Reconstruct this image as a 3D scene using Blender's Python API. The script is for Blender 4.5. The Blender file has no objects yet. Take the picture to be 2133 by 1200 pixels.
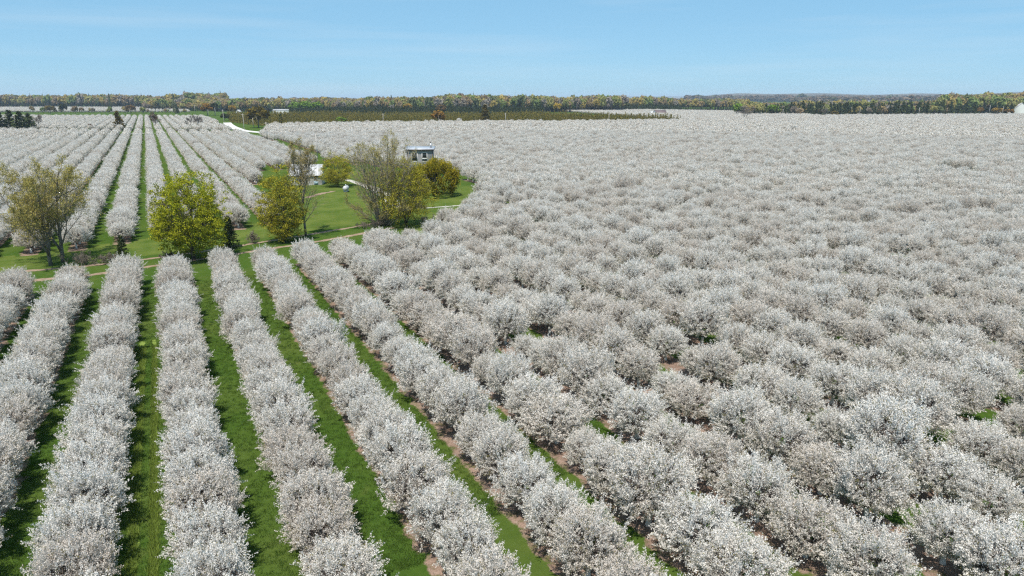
import bpy, math, random
import numpy as np
from mathutils import Vector, Matrix

R = math.radians
scene = bpy.context.scene
# ------------------------------------------------------------------ camera
CAM_H, F_PX, HORIZON = 22.0, 1440.0, 203.0
PITCH = math.atan((600.0 - HORIZON) / F_PX)
YAW = R(26.4)                                   # camera looks this far clockwise of the row direction (+Y)
cam_d = bpy.data.cameras.new('camera')
cam_d.sensor_width = 36.0
cam_d.lens = 36.0 * F_PX / 2133.0
cam_d.clip_start, cam_d.clip_end = 0.5, 90000.0
cam = bpy.data.objects.new('camera', cam_d)
scene.collection.objects.link(cam)
cam.location = (0, 0, CAM_H)
cam.rotation_euler = (math.pi / 2 - PITCH, 0, -YAW)
scene.camera = cam
# ------------------------------------------------------------------ light
SUN_EL = R(65.0)
TO_SUN = np.array([-0.64, -0.77])               # horizontal direction towards the sun
TO_SUN = TO_SUN / np.linalg.norm(TO_SUN)
sun_v = Vector((TO_SUN[0] * math.cos(SUN_EL), TO_SUN[1] * math.cos(SUN_EL), math.sin(SUN_EL)))
sd = bpy.data.lights.new('sun', 'SUN')
sd.energy, sd.angle, sd.color = 4.5, R(0.53), (1.0, 0.93, 0.84)
so = bpy.data.objects.new('sun', sd)
scene.collection.objects.link(so)
so.rotation_euler = sun_v.to_track_quat('Z', 'Y').to_euler()
so.location = (-40, -20, 90)
world = bpy.data.worlds.new('World')
scene.world = world
world.use_nodes = True
wn, wl = world.node_tree.nodes, world.node_tree.links
wn.clear()
w_out = wn.new('ShaderNodeOutputWorld')
w_bg = wn.new('ShaderNodeBackground')
w_bg.inputs['Strength'].default_value = 0.083
sky = wn.new('ShaderNodeTexSky')
sky.sky_type = 'NISHITA'
sky.sun_disc = False
sky.sun_elevation = SUN_EL
sky.sun_rotation = math.atan2(TO_SUN[0], TO_SUN[1])
sky.altitude = 0
sky.air_density, sky.dust_density, sky.ozone_density = 0.7, 0.25, 3.6
# thin high cirrus, laid out by direction over the whole dome
tc = wn.new('ShaderNodeTexCoord')
mp = wn.new('ShaderNodeMapping')
mp.inputs['Scale'].default_value = (1.2, 2.0, 26.0)
mp.inputs['Rotation'].default_value = (0.02, -0.03, 0.4)
cn = wn.new('ShaderNodeTexNoise')
cn.inputs['Scale'].default_value = 1.6
cn.inputs['Detail'].default_value = 7
cn.inputs['Roughness'].default_value = 0.55
cr = wn.new('ShaderNodeMapRange')
cr.inputs['From Min'].default_value, cr.inputs['From Max'].default_value = 0.44, 0.78
cr.inputs['To Max'].default_value = 0.24
cmx = wn.new('ShaderNodeMix')
cmx.data_type = 'RGBA'
cmx.inputs['B'].default_value = (5.9, 6.7, 7.3, 1)
wl.new(tc.outputs['Generated'], mp.inputs['Vector'])
wl.new(mp.outputs['Vector'], cn.inputs['Vector'])
wl.new(cn.outputs['Fac'], cr.inputs['Value'])
wl.new(cr.outputs['Result'], cmx.inputs['Factor'])
sky_tint = wn.new('ShaderNodeMix')                  # flat blue tint mixed evenly into the sky colour, whole dome
sky_tint.data_type = 'RGBA'
sky_tint.inputs['Factor'].default_value = 0.65
sky_tint.inputs['B'].default_value = (2.2, 4.95, 7.1, 1)
wl.new(sky.outputs['Color'], sky_tint.inputs['A'])
wl.new(sky_tint.outputs['Result'], cmx.inputs['A'])
wl.new(cmx.outputs['Result'], w_bg.inputs['Color'])
wl.new(w_bg.outputs['Background'], w_out.inputs['Surface'])
scene.view_settings.view_transform = 'Standard'
scene.view_settings.look = 'None'
scene.view_settings.gamma = 1.0
scene.view_settings.exposure = 0.58
scene.view_settings.use_curve_mapping = False
scene.cycles.use_denoising = False
scene.cycles.filter_width = 1.3
scene.cycles.max_bounces = 3
scene.cycles.diffuse_bounces = 2
scene.cycles.transmission_bounces = 4
scene.cycles.transparent_max_bounces = 3
scene.cycles.volume_bounces = 0
COL = scene.collection

# ------------------------------------------------------------------ places
RT = np.array([math.cos(YAW), -math.sin(YAW)])
FW = np.array([math.sin(YAW), math.cos(YAW)])
F_H = F_PX / math.cos(PITCH)
def P(px, py, z=0.0):
    """ground point that the photograph shows at pixel px, py"""
    u, v = (px - 1066.5) / F_PX, (py - 600.0) / F_PX
    zc = (CAM_H - z) / (v * math.cos(PITCH) + math.sin(PITCH))
    f = zc * (math.cos(PITCH) - v * math.sin(PITCH))
    q = FW * f + RT * (u * zc)
    return float(q[0]), float(q[1])
def W(px, D):
    """ground point at depth D seen in column px (far things)"""
    q = FW * D + RT * ((px - 1066.5) / F_H * D)
    return float(q[0]), float(q[1])
def proj(x, y, z):
    """world -> photograph pixels (arrays)"""
    f = x * FW[0] + y * FW[1]
    r = x * RT[0] + y * RT[1]
    d = CAM_H - z
    zc = f * math.cos(PITCH) + d * math.sin(PITCH)
    v = (d * math.cos(PITCH) - f * math.sin(PITCH)) / zc
    return 1066.5 + F_PX * r / zc, 600 + F_PX * v, zc
def inside(poly, x, y):
    poly = np.asarray(poly)
    c = np.zeros(len(x), bool)
    j = len(poly) - 1
    for i in range(len(poly)):
        xi, yi = poly[i]; xj, yj = poly[j]
        if yi != yj:
            c ^= ((yi > y) != (yj > y)) & (x < (xj - xi) * (y - yi) / (yj - yi) + xi)
        j = i
    return c

# ------------------------------------------------------------------ mesh helpers
def mesh(name, verts, faces, mats, midx=None, tone=None, smooth=False, attrs=None):
    """faces: list of (n,k) index arrays"""
    me = bpy.data.meshes.new(name)
    verts = np.asarray(verts, np.float32)
    faces = [np.asarray(f, np.int32) for f in faces if len(f)]
    me.vertices.add(len(verts))
    me.vertices.foreach_set('co', verts.ravel())
    tot = np.concatenate([np.full(len(f), f.shape[1], np.int32) for f in faces])
    idx = np.concatenate([f.ravel() for f in faces])
    start = np.concatenate([[0], np.cumsum(tot)[:-1]]).astype(np.int32)
    me.loops.add(len(idx))
    me.loops.foreach_set('vertex_index', idx)
    me.polygons.add(len(tot))
    me.polygons.foreach_set('loop_start', start)
    for m in mats:
        me.materials.append(m)
    if midx is not None:
        me.polygons.foreach_set('material_index', np.asarray(midx, np.int32))
    if smooth:
        me.polygons.foreach_set('use_smooth', np.ones(len(tot), bool))
    if tone is not None:
        a = me.attributes.new('tone', 'FLOAT', 'FACE')
        a.data.foreach_set('value', np.asarray(tone, np.float32))
    for k, v in (attrs or {}).items():
        a = me.attributes.new(k, 'FLOAT', 'POINT')
        a.data.foreach_set('value', np.asarray(v, np.float32))
    me.update(calc_edges=True)
    me.validate()
    return me
def link(name, me, parent=None, loc=(0, 0, 0), rz=0.0, sc=None):
    o = bpy.data.objects.new(name, me)
    COL.objects.link(o)
    o.location = loc
    o.rotation_euler = (0, 0, rz)
    if sc is not None:
        o.scale = sc
    if parent is not None:
        o.parent = parent
    return o
def tag(o, label=None, cat=None, group=None, kind=None):
    for k, v in (('label', label), ('category', cat), ('group', group), ('kind', kind)):
        if v:
            o[k] = v
    return o
def thing(name, label, cat, loc, rz=0.0, group=None, sc=None):
    o = link(name, None, None, loc, rz, sc)
    o.empty_display_size = 0.3
    return tag(o, label, cat, group)
class MB:
    """collects boxes, tubes and free faces into one mesh"""
    def __init__(s): s.v, s.q, s.t, s.n = [], [], [], 0
    def add(s, v, q=(), t=()):
        s.v.append(np.asarray(v, float))
        if len(q): s.q.append(np.asarray(q) + s.n)
        if len(t): s.t.append(np.asarray(t) + s.n)
        s.n += len(v)
        return s
    def box(s, x0, x1, y0, y1, z0, z1):
        v = [(x, y, z) for z in (z0, z1) for y in (y0, y1) for x in (x0, x1)]
        return s.add(v, [(0, 2, 3, 1), (4, 5, 7, 6), (0, 1, 5, 4), (2, 6, 7, 3), (0, 4, 6, 2), (1, 3, 7, 5)])
    def tube(s, pts, rad, k=6, cap=True):
        pts = np.asarray(pts, float); n = len(pts)
        rad = np.broadcast_to(np.asarray(rad, float), (n,))
        d = np.gradient(pts, axis=0)
        d /= np.linalg.norm(d, axis=1)[:, None] + 1e-9
        ref = np.where(np.abs(d[:, 2:3]) > 0.9, np.array([[1., 0, 0]]), np.array([[0, 0, 1.]]))
        a = np.cross(d, ref); a /= np.linalg.norm(a, axis=1)[:, None] + 1e-9
        b = np.cross(d, a)
        an = np.arange(k) * 2 * math.pi / k
        v = pts[:, None] + rad[:, None, None] * (np.cos(an)[None, :, None] * a[:, None] + np.sin(an)[None, :, None] * b[:, None])
        i = np.arange(n - 1)[:, None] * k; j = np.arange(k)[None]
        q = np.stack([i + j, i + (j + 1) % k, i + k + (j + 1) % k, i + k + j], -1).reshape(-1, 4)
        t = []
        if cap:
            t = [(0, x + 1, x) for x in range(1, k - 1)] + [((n - 1) * k, (n - 1) * k + x, (n - 1) * k + x + 1) for x in range(1, k - 1)]
        return s.add(v.reshape(-1, 3), q, t)
    def mesh(s, name, mats, **kw):
        f = []
        if s.q: f.append(np.concatenate(s.q))
        if s.t: f.append(np.concatenate(s.t))
        return mesh(name, np.concatenate(s.v), f, mats if isinstance(mats, list) else [mats], **kw)
def unit(v):
    return v / (np.linalg.norm(v, axis=-1, keepdims=True) + 1e-9)
def facets(c, ax, ln, wd, rng, nrm=None, wild=.5):
    """quads centred at c, long axis ax, random roll: (verts, faces)"""
    c = np.asarray(c, float); n = len(c)
    ax = unit(np.asarray(ax, float))
    if nrm is None: s = unit(np.cross(ax, unit(rng.normal(size=(n, 3)))))
    else: s = unit(np.cross(ax, unit(nrm + rng.normal(0, wild, (n, 3)))))
    ln = np.broadcast_to(ln, (n,))[:, None] * .5; wd = np.broadcast_to(wd, (n,))[:, None] * .5
    v = np.stack([c - ax * ln - s * wd * .55, c - ax * ln * .1 - s * wd - 0 * s, c + ax * ln, c - ax * ln * .1 + s * wd], 1)
    v[:, 0] = c - ax * ln
    return v.reshape(-1, 3), np.arange(n * 4).reshape(n, 4)

# ------------------------------------------------------------------ materials
def mat(name):
    m = bpy.data.materials.new(name)
    m.use_nodes = True
    n, l = m.node_tree.nodes, m.node_tree.links
    n.clear()
    return m, n, l
def ramp(n, stops, interp='LINEAR'):
    r = n.new('ShaderNodeValToRGB')
    r.color_ramp.interpolation = interp
    e = r.color_ramp.elements
    while len(e) < len(stops): e.new(0.5)
    for x, (p, c) in zip(e, stops):
        x.position = p; x.color = (*c, 1)
    return r
def noise(n, l, scale, detail=4, vec=None, rough=0.55):
    t = n.new('ShaderNodeTexNoise')
    t.inputs['Scale'].default_value = scale
    t.inputs['Detail'].default_value = detail
    t.inputs['Roughness'].default_value = rough
    if vec is not None: l.new(vec, t.inputs['Vector'])
    return t
def mix(n, l, fac, a, b, mode='MIX'):
    m = n.new('ShaderNodeMix'); m.data_type = 'RGBA'; m.blend_type = mode
    for key, v in (('Factor', fac), ('A', a), ('B', b)):
        if isinstance(v, (int, float)): m.inputs[key].default_value = v
        elif isinstance(v, tuple): m.inputs[key].default_value = (*v, 1)
        else: l.new(v, m.inputs[key])
    return m.outputs['Result']
def maprange(n, l, v, a, b, c=0.0, d=1.0):
    m = n.new('ShaderNodeMapRange')
    l.new(v, m.inputs['Value'])
    for k, x in zip(('From Min', 'From Max', 'To Min', 'To Max'), (a, b, c, d)): m.inputs[k].default_value = x
    return m.outputs['Result']
def leaf_mat(name, stops, tree_stops, tree_amt=0.5, transl=0.3):
    """foliage: colour of the single leaf from its own tone value, tinted from tree to tree"""
    m, n, l = mat(name)
    at = n.new('ShaderNodeAttribute'); at.attribute_name = 'tone'
    r1 = ramp(n, stops); l.new(at.outputs['Fac'], r1.inputs['Fac'])
    oi = n.new('ShaderNodeObjectInfo')
    r2 = ramp(n, tree_stops); l.new(oi.outputs['Random'], r2.inputs['Fac'])
    c = mix(n, l, tree_amt, r1.outputs['Color'], r2.outputs['Color'], 'MULTIPLY')
    d = n.new('ShaderNodeBsdfDiffuse'); l.new(c, d.inputs['Color'])
    t = n.new('ShaderNodeBsdfTranslucent'); l.new(c, t.inputs['Color'])
    s = n.new('ShaderNodeMixShader'); s.inputs['Fac'].default_value = transl
    l.new(d.outputs[0], s.inputs[1]); l.new(t.outputs[0], s.inputs[2])
    o = n.new('ShaderNodeOutputMaterial'); l.new(s.outputs[0], o.inputs['Surface'])
    return m
def wood_mat(name, stops, tree_transl=0.25):
    """far-off trees: the whole tree takes one of several colours, single clumps vary a little"""
    m, n, l = mat(name)
    oi = n.new('ShaderNodeObjectInfo')
    r2 = ramp(n, stops, 'CONSTANT'); l.new(oi.outputs['Random'], r2.inputs['Fac'])
    at = n.new('ShaderNodeAttribute'); at.attribute_name = 'tone'
    k = maprange(n, l, at.outputs['Fac'], 0, 1, 0.88, 1.15)
    c = mix(n, l, 1.0, r2.outputs['Color'], k, 'MULTIPLY')
    d = n.new('ShaderNodeBsdfDiffuse'); l.new(c, d.inputs['Color'])
    t = n.new('ShaderNodeBsdfTranslucent'); l.new(c, t.inputs['Color'])
    s = n.new('ShaderNodeMixShader'); s.inputs['Fac'].default_value = tree_transl
    l.new(d.outputs[0], s.inputs[1]); l.new(t.outputs[0], s.inputs[2])
    o = n.new('ShaderNodeOutputMaterial'); l.new(s.outputs[0], o.inputs['Surface'])
    return m
def plain(name, c1, c2, scale=3.0, rough=0.85, metal=0.0, bump=0.0, coords='Object'):
    m, n, l = mat(name)
    tcn = n.new('ShaderNodeTexCoord')
    nz = noise(n, l, scale, 6, tcn.outputs[coords])
    c = mix(n, l, maprange(n, l, nz.outputs['Fac'], .35, .65), c1, c2)
    b = n.new('ShaderNodeBsdfPrincipled')
    l.new(c, b.inputs['Base Color'])
    b.inputs['Roughness'].default_value = rough
    b.inputs['Metallic'].default_value = metal
    if bump:
        bp = n.new('ShaderNodeBump'); bp.inputs['Strength'].default_value = bump; bp.inputs['Distance'].default_value = .05
        l.new(nz.outputs['Fac'], bp.inputs['Height']); l.new(bp.outputs['Normal'], b.inputs['Normal'])
    o = n.new('ShaderNodeOutputMaterial'); l.new(b.outputs[0], o.inputs['Surface'])
    return m
G1, G2, G3 = (0.042, 0.080, 0.014), (0.070, 0.116, 0.021), (0.118, 0.140, 0.036)
def grass_nodes(n, l, pos):
    a = noise(n, l, 0.09, 5, pos); b = noise(n, l, 1.7, 6, pos, .65); c = noise(n, l, 14.0, 3, pos, .7)
    col = mix(n, l, maprange(n, l, b.outputs['Fac'], .3, .7), G1, G2)
    col = mix(n, l, maprange(n, l, a.outputs['Fac'], .42, .78, 0, .8), col, G3)
    col = mix(n, l, maprange(n, l, c.outputs['Fac'], .25, .75, 0, .55), col, (0.016, 0.05, 0.006))
    return col, c
def ground_mat(name, kind):
    m, n, l = mat(name)
    geo = n.new('ShaderNodeNewGeometry')
    pos = geo.outputs['Position']
    g, fine = grass_nodes(n, l, pos)
    if kind == 'lawn':
        y1 = noise(n, l, 0.22, 6, pos, .6); y2 = noise(n, l, 0.9, 6, pos, .7); y3 = noise(n, l, 9.0, 3, pos, .7)
        col = mix(n, l, maprange(n, l, y1.outputs['Fac'], .35, .62), (0.062, 0.102, 0.018), (0.118, 0.150, 0.034))
        col = mix(n, l, maprange(n, l, y2.outputs['Fac'], .52, .74, 0, .6), col, (0.19, 0.165, 0.065))
        col = mix(n, l, maprange(n, l, y3.outputs['Fac'], .3, .75, 0, .5), col, (0.035, 0.065, 0.012))
    elif kind == 'grass':
        yard = noise(n, l, 0.35, 5, pos)
        col = mix(n, l, maprange(n, l, yard.outputs['Fac'], .60, .80, 0, .5), g, (0.14, 0.13, 0.05))
    else:
        at = n.new('ShaderNodeAttribute'); at.attribute_name = 'edge'
        e1 = noise(n, l, 1.6, 5, pos, .7)
        h = n.new('ShaderNodeMath'); h.operation = 'MULTIPLY_ADD'
        l.new(e1.outputs['Fac'], h.inputs[0]); h.inputs[1].default_value = 1.1
        l.new(at.outputs['Fac'], h.inputs[2])
        f = maprange(n, l, h.outputs[0], .62, .86)
        s1 = noise(n, l, 0.8, 6, pos, .65); s2 = noise(n, l, 11.0, 4, pos, .7)
        lo, hi, dk = {'soil': ((0.17, 0.115, 0.088), (0.30, 0.215, 0.17), (0.05, 0.034, 0.026)),
                      'rut': ((0.22, 0.155, 0.115), (0.33, 0.245, 0.185), (0.13, 0.10, 0.06)),
                      'tall': ((0.16, 0.22, 0.05), (0.22, 0.29, 0.07), (0.09, 0.14, 0.03)),
                      'gravel': ((0.36, 0.34, 0.30), (0.50, 0.48, 0.44), (0.24, 0.22, 0.18))}[kind]
        sc = mix(n, l, maprange(n, l, s1.outputs['Fac'], .35, .65), lo, hi)
        sc = mix(n, l, maprange(n, l, s2.outputs['Fac'], .50, .72, 0, .85), sc, dk)
        if kind == 'soil':                      # fallen petals
            s3 = noise(n, l, 23.0, 2, pos, .6)
            sc = mix(n, l, maprange(n, l, s3.outputs['Fac'], .63, .70, 0, .6), sc, (.62, .58, .55))
        col = mix(n, l, f, g, sc)
    b = n.new('ShaderNodeBsdfDiffuse'); l.new(col, b.inputs['Color'])
    bp = n.new('ShaderNodeBump'); bp.inputs['Strength'].default_value = .7; bp.inputs['Distance'].default_value = .08
    l.new(fine.outputs['Fac'], bp.inputs['Height']); l.new(bp.outputs['Normal'], b.inputs['Normal'])
    o = n.new('ShaderNodeOutputMaterial'); l.new(b.outputs[0], o.inputs['Surface'])
    return m
M = {}
M['ground'] = ground_mat('ground grass', 'grass')
M['lawn'] = ground_mat('dry lawn', 'lawn')
M['soil'] = ground_mat('orchard soil', 'soil')
M['rut'] = ground_mat('bare track', 'rut')
M['tall'] = ground_mat('uncut grass', 'tall')
M['gravel'] = ground_mat('pale gravel', 'gravel')
M['concrete'] = plain('road concrete', (.50, .49, .47), (.60, .59, .57), .4)
M['blossom'] = leaf_mat('cherry blossom', [(0, (.20, .19, .07)), (.05, (.26, .23, .10)), (.055, (.49, .455, .415)), (.35, (.70, .675, .635)), (1, (.84, .82, .785))],
                        [(0, (1, 1, 1)), (.4, (.985, .975, .965)), (.75, (.95, .92, .895)), (1, (.87, .83, .80))], 1.0, .35)
M['bark_cherry'] = plain('cherry bark', (.055, .042, .036), (.12, .098, .085), 6)
M['white_paint'] = plain('white trunk paint', (.62, .61, .58), (.78, .77, .75), 5)
M['bark_grey'] = plain('grey bark', (.10, .088, .072), (.21, .19, .165), 5)
M['bark_dark'] = plain('dark bark', (.042, .036, .028), (.10, .085, .066), 5)
M['bark_pale'] = plain('pale bark', (.14, .125, .095), (.29, .26, .21), 4)
M['bud'] = leaf_mat('opening buds', [(0, (.19, .16, .055)), (.5, (.36, .31, .095)), (1, (.49, .43, .13))], [(0, (1, 1, 1)), (1, (.9, .9, .9))], .5, .35)
M['bud_brown'] = leaf_mat('brown buds', [(0, (.20, .16, .06)), (.5, (.34, .28, .10)), (1, (.46, .39, .15))], [(0, (1, 1, 1)), (1, (.9, .9, .9))], .5, .3)
M['maple'] = leaf_mat('yellow green leaves', [(0, (.09, .105, .012)), (.45, (.29, .31, .024)), (1, (.50, .49, .045))], [(0, (1, 1, 1)), (1, (.95, .95, .9))], .5, .35)
M['olive'] = leaf_mat('olive leaves', [(0, (.12, .117, .016)), (.5, (.32, .295, .036)), (1, (.48, .43, .055))], [(0, (1, 1, 1)), (1, (.9, .9, .9))], .5, .3)
M['cedar'] = leaf_mat('golden cedar', [(0, (.08, .076, .008)), (.5, (.24, .20, .018)), (1, (.40, .32, .03))], [(0, (1, 1, 1)), (1, (.9, .9, .9))], .5, .2)
M['needle'] = leaf_mat('spruce needles', [(0, (.035, .048, .022)), (.6, (.08, .10, .042)), (1, (.16, .165, .07))], [(0, (1, 1, 1)), (1, (.85, .9, .8))], .6, .1)
M['plantation'] = leaf_mat('plantation cedar', [(0, (.14, .125, .04)), (.5, (.32, .26, .07)), (1, (.48, .38, .10))], [(0, (1, .95, .85)), (.5, (.9, .95, .8)), (1, (.7, .78, .7))], .9, .25)
M['brush'] = leaf_mat('dry brush', [(0, (.10, .08, .06)), (1, (.24, .20, .16))], [(0, (1, 1, 1)), (1, (.9, .9, .9))], .5, .1)
M['wood'] = wood_mat('spring wood', [(0, (.29, .235, .09)), (.12, (.24, .18, .105)), (.24, (.21, .22, .075)), (.38, (.32, .255, .08)), (.48, (.22, .185, .145)),
                                     (.58, (.17, .215, .07)), (.70, (.27, .20, .095)), (.80, (.28, .265, .095)), (.88, (.25, .225, .19)), (.94, (.12, .14, .065))])
M['wood_far'] = wood_mat('distant wood', [(0, (.16, .12, .095)), (.3, (.13, .11, .085)), (.6, (.19, .14, .095)), (.8, (.12, .13, .075))])

# ------------------------------------------------------------------ the ground
def ground_sheet():
    xs = np.concatenate([np.linspace(-24000, -900, 12), np.linspace(-700, 1300, 41), np.linspace(1600, 24000, 12)])
    ys = np.concatenate([np.linspace(-24000, -300, 8), np.linspace(-100, 1900, 41), np.linspace(2300, 24000, 14)])
    X, Y = np.meshgrid(xs, ys)
    v = np.stack([X.ravel(), Y.ravel(), np.zeros(X.size)], 1)
    nx = len(xs)
    i = (np.arange(len(ys) - 1)[:, None] * nx + np.arange(nx - 1)[None]).ravel()
    return mesh('ground', v, [np.stack([i, i + 1, i + nx + 1, i + nx], 1)], [M['ground']])
tag(link('ground', ground_sheet()), kind='structure')
def ribbon(name, pts, hw, z, m, step=1.0, rag=0.12, seed=0):
    rng = np.random.default_rng(seed)
    pts = np.asarray(pts, float)
    seg = np.concatenate([[0], np.cumsum(np.linalg.norm(np.diff(pts, axis=0), axis=1))])
    n = max(3, int(seg[-1] / step) + 1)
    t = np.linspace(0, seg[-1], n)
    c = np.stack([np.interp(t, seg, pts[:, 0]), np.interp(t, seg, pts[:, 1])], 1)
    if len(pts) > 2:
        for _ in range(6): c[1:-1] = (c[:-2] + 2 * c[1:-1] + c[2:]) / 4
    h = np.interp(t, seg, np.broadcast_to(hw, (len(pts),)))
    d = unit(np.gradient(c, axis=0)); nn = np.stack([-d[:, 1], d[:, 0]], 1)
    offs = np.array([-1.25, -.75, 0, .75, 1.25]); ed = np.array([-.55, .25, .45, .25, -.55])
    v = c[:, None] + nn[:, None] * (offs[None, :, None] * h[:, None, None]) + rng.normal(0, rag, (n, 5, 1)) * nn[:, None] * np.array([1, 1, 0, 1, 1])[None, :, None]
    v = np.concatenate([v, np.full((n, 5, 1), z)], 2).reshape(-1, 3)
    i = (np.arange(n - 1)[:, None] * 5 + np.arange(4)[None]).ravel()
    return v, np.stack([i, i + 1, i + 6, i + 5], 1), np.tile(ed, n)
def ribbon_obj(name, pts, hw, z, m, **kw):
    v, q, e = ribbon(name, pts, hw, z, m, **kw)
    return tag(link(name, mesh(name, v, [q[:, ::-1]], [m], attrs={'edge': e})), kind='structure')

# ---- orchard rows
S, T, LANE = 5.33, 3.2, -3.07           # row spacing, tree spacing, middle of the pale-edged lane
S2, T2, ROT2 = 5.88, 3.5, R(0.75)       # the block beyond the track, its rows turned a little
near_end = np.array([P(-900, 728), P(130, 612), P(660, 542), P(905, 502)])
yard_edge = [P(905, 502), P(945, 462), P(985, 432), P(1010, 404), P(985, 380), P(930, 362), P(830, 350), P(700, 340), P(655, 334)]
road_x = 55.0
c2, s2 = math.cos(ROT2), math.sin(ROT2)
def to2(x, y): return x * c2 + y * s2, -x * s2 + y * c2     # into the turned block's own frame
def from2(a, b): return a * c2 - b * s2, a * s2 + b * c2
road_far = from2(60.5, 520)
near_field = [(-140, 8), *[tuple(q) for q in near_end], *yard_edge[1:], from2(58, 262), from2(58, 430), W(560, 545), W(900, 590), W(1240, 610), W(1420, 640), W(1700, 800), W(2250, 880), W(2900, 700), (420, 8)]
front2 = [P(-900, 655), P(0, 541), P(262, 506), P(500, 477), P(585, 466)]
block2 = [*front2, from2(20.6, 150), from2(20.6, 188), from2(28, 188), from2(28, 228), from2(48.5, 236), from2(48.5, 462), W(-300, 468), W(-900, 300)]
block3 = [from2(50, 500), from2(50, 640), from2(57, 690), from2(57, 860), W(-300, 800), W(-300, 502)]
block4 = [W(-260, 1085), W(395, 1085), W(375, 1480), W(-300, 1480)]
block5 = [W(1165, 1170), W(1440, 665), W(1700, 812), W(1640, 1000), W(1350, 1180)]
ROW0 = LANE + S / 2                     # first row on the tower side of the lane is k = 0
rng = np.random.default_rng(11)
def row_grid(poly, s, t, x_off, turned, seed, jit=0.28):
    r = np.random.default_rng(seed)
    poly = np.array(poly)
    if turned:
        a, b = to2(poly[:, 0], poly[:, 1]); q = np.stack([a, b], 1)
    else: q = poly
    k0, k1 = int((q[:, 0].min() - x_off) / s) - 1, int((q[:, 0].max() - x_off) / s) + 1
    m = int((q[:, 1].max() - q[:, 1].min()) / t) + 2
    ks = np.arange(k0, k1 + 1)
    tk = np.where((ks > 3) & (x_off == ROW0), t * 1.06, t)     # the older rows stand wider apart
    off = r.uniform(0, t, len(ks))
    K, J = np.meshgrid(ks, np.arange(m), indexing='ij')
    X = x_off + K * s + r.normal(0, .12, K.shape)
    Y = q[:, 1].min() + J * tk[:, None] + off[:, None] + r.normal(0, jit, K.shape)
    ok = inside(q, X.ravel(), Y.ravel())
    X, Y, K = X.ravel()[ok], Y.ravel()[ok], K.ravel()[ok]
    if turned: X, Y = from2(X, Y)
    return X, Y, K
fields = []
for i, (poly, turned) in enumerate(((near_field, 0), (block2, 1), (block3, 1), (block4, 0), (block5, 0))):
    X, Y, K = row_grid(poly, S2 if turned else S, T2 if turned else T, 0.05 if turned else ROW0, turned, 50 + i)
    fields.append(np.stack([X, Y, K, np.full(len(X), i)], 1))
trees = np.concatenate(fields)
# what the frame can see, with a margin for a step to the side and for shadows
px, py, zc = proj(trees[:, 0], trees[:, 1], 2.0)
ok = (zc > 5) & (px > -220) & (px < 2350) & (py < 1420)
gaps = [(1318, 592, 2.2), (1432, 800, 1.7), (1985, 366, 8), (1520, 384, 6)]
for gx, gy, gr in gaps:
    q = P(gx, gy)
    ok &= np.hypot(trees[:, 0] - q[0], trees[:, 1] - q[1]) > gr
ok &= rng.random(len(trees)) > np.where(np.hypot(trees[:, 0], trees[:, 1]) > 60, .014, np.where(trees[:, 2] > 4, .004, 0))
trees = trees[ok]
px, py, zc = px[ok], py[ok], zc[ok]

# ---- bare soil under every row
def soil_strips():
    V, Q, E, n0 = [], [], [], 0
    for i, (poly, turned) in enumerate(((near_field, 0), (block2, 1), (block3, 1))):
        sel = trees[:, 3] == i
        for k in np.unique(trees[sel, 2]):
            t = trees[sel & (trees[:, 2] == k)]
            a, b = to2(t[:, 0], t[:, 1]) if turned else (t[:, 0], t[:, 1])
            b = np.sort(b)
            cut = np.where(np.diff(b) > 14)[0]
            runs = np.split(b, cut + 1)
            x = (0.05 + k * S2) if turned else (ROW0 + k * S)
            for b in runs:
                far = b.min() > 140
                p0, p1 = (x, b.min() - 2.2), (x, b.max() + 2.2)
                if turned: p0, p1 = from2(*p0), from2(*p1)
                v, q, e = ribbon('', [p0, p1], 1.42 if i == 0 else 1.4, .008, None, step=.7 if not far else 12, rag=.14, seed=int(k) + 900)
                V.append(v); Q.append(q + n0); E.append(e); n0 += len(v)
    return mesh('soil', np.concatenate(V), [np.concatenate(Q)[:, ::-1]], [M['soil']], attrs={'edge': np.concatenate(E)})
tag(link('soil', soil_strips()), kind='structure')
# uncut grass along the edges of the lane below the camera
for xx, hw in ((-.72, .24), (.27, .17)):
    ribbon_obj('grass_margin', [(LANE + xx, 16), (LANE + xx, 70)], hw, .013, M['tall'], step=.6, rag=.08, seed=int(xx * 10) + 40)
# the yard: drier, lighter grass
lawn = [P(-700, 640), P(0, 566), P(420, 520), P(530, 500), P(700, 472), P(800, 468), P(905, 500), P(930, 470), P(975, 430), P(985, 392), P(900, 372), P(800, 362), P(690, 352), P(640, 352), P(600, 372), P(585, 420), P(560, 462), P(300, 498), P(0, 535), P(-700, 606)]
tag(link('lawn', mesh('lawn', [(x, y, .005) for x, y in lawn], [np.arange(len(lawn))[None]], [M['lawn']])), kind='structure')
# track between the two blocks: two wheel ruts
up = [P(-500, 636), P(0, 570), P(190, 553), P(300, 541), P(420, 524), P(520, 509), P(640, 489), P(720, 476), P(800, 462)]
lo = [P(-500, 668), P(0, 592), P(190, 573), P(300, 557), P(420, 540), P(540, 522), P(650, 505), P(740, 490), P(820, 474)]
ribbon_obj('wheel_rut', up, .62, .010, M['rut'], rag=.16, seed=3)
ribbon_obj('wheel_rut', lo, .72, .010, M['rut'], rag=.16, seed=4)
ribbon_obj('bare_patch', [P(640, 412), P(668, 403), P(700, 398)], [.7, 1.1, .5], .012, M['rut'], rag=.2, seed=5)
ribbon_obj('gravel_drive', [P(712, 372), P(745, 381), P(785, 395), P(808, 412), P(828, 432), P(880, 434), P(960, 428)], [1.2, 1.3, 1.8, 2.0, 1.4, .7, .5], .014, M['gravel'], rag=.15, seed=6)
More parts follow.
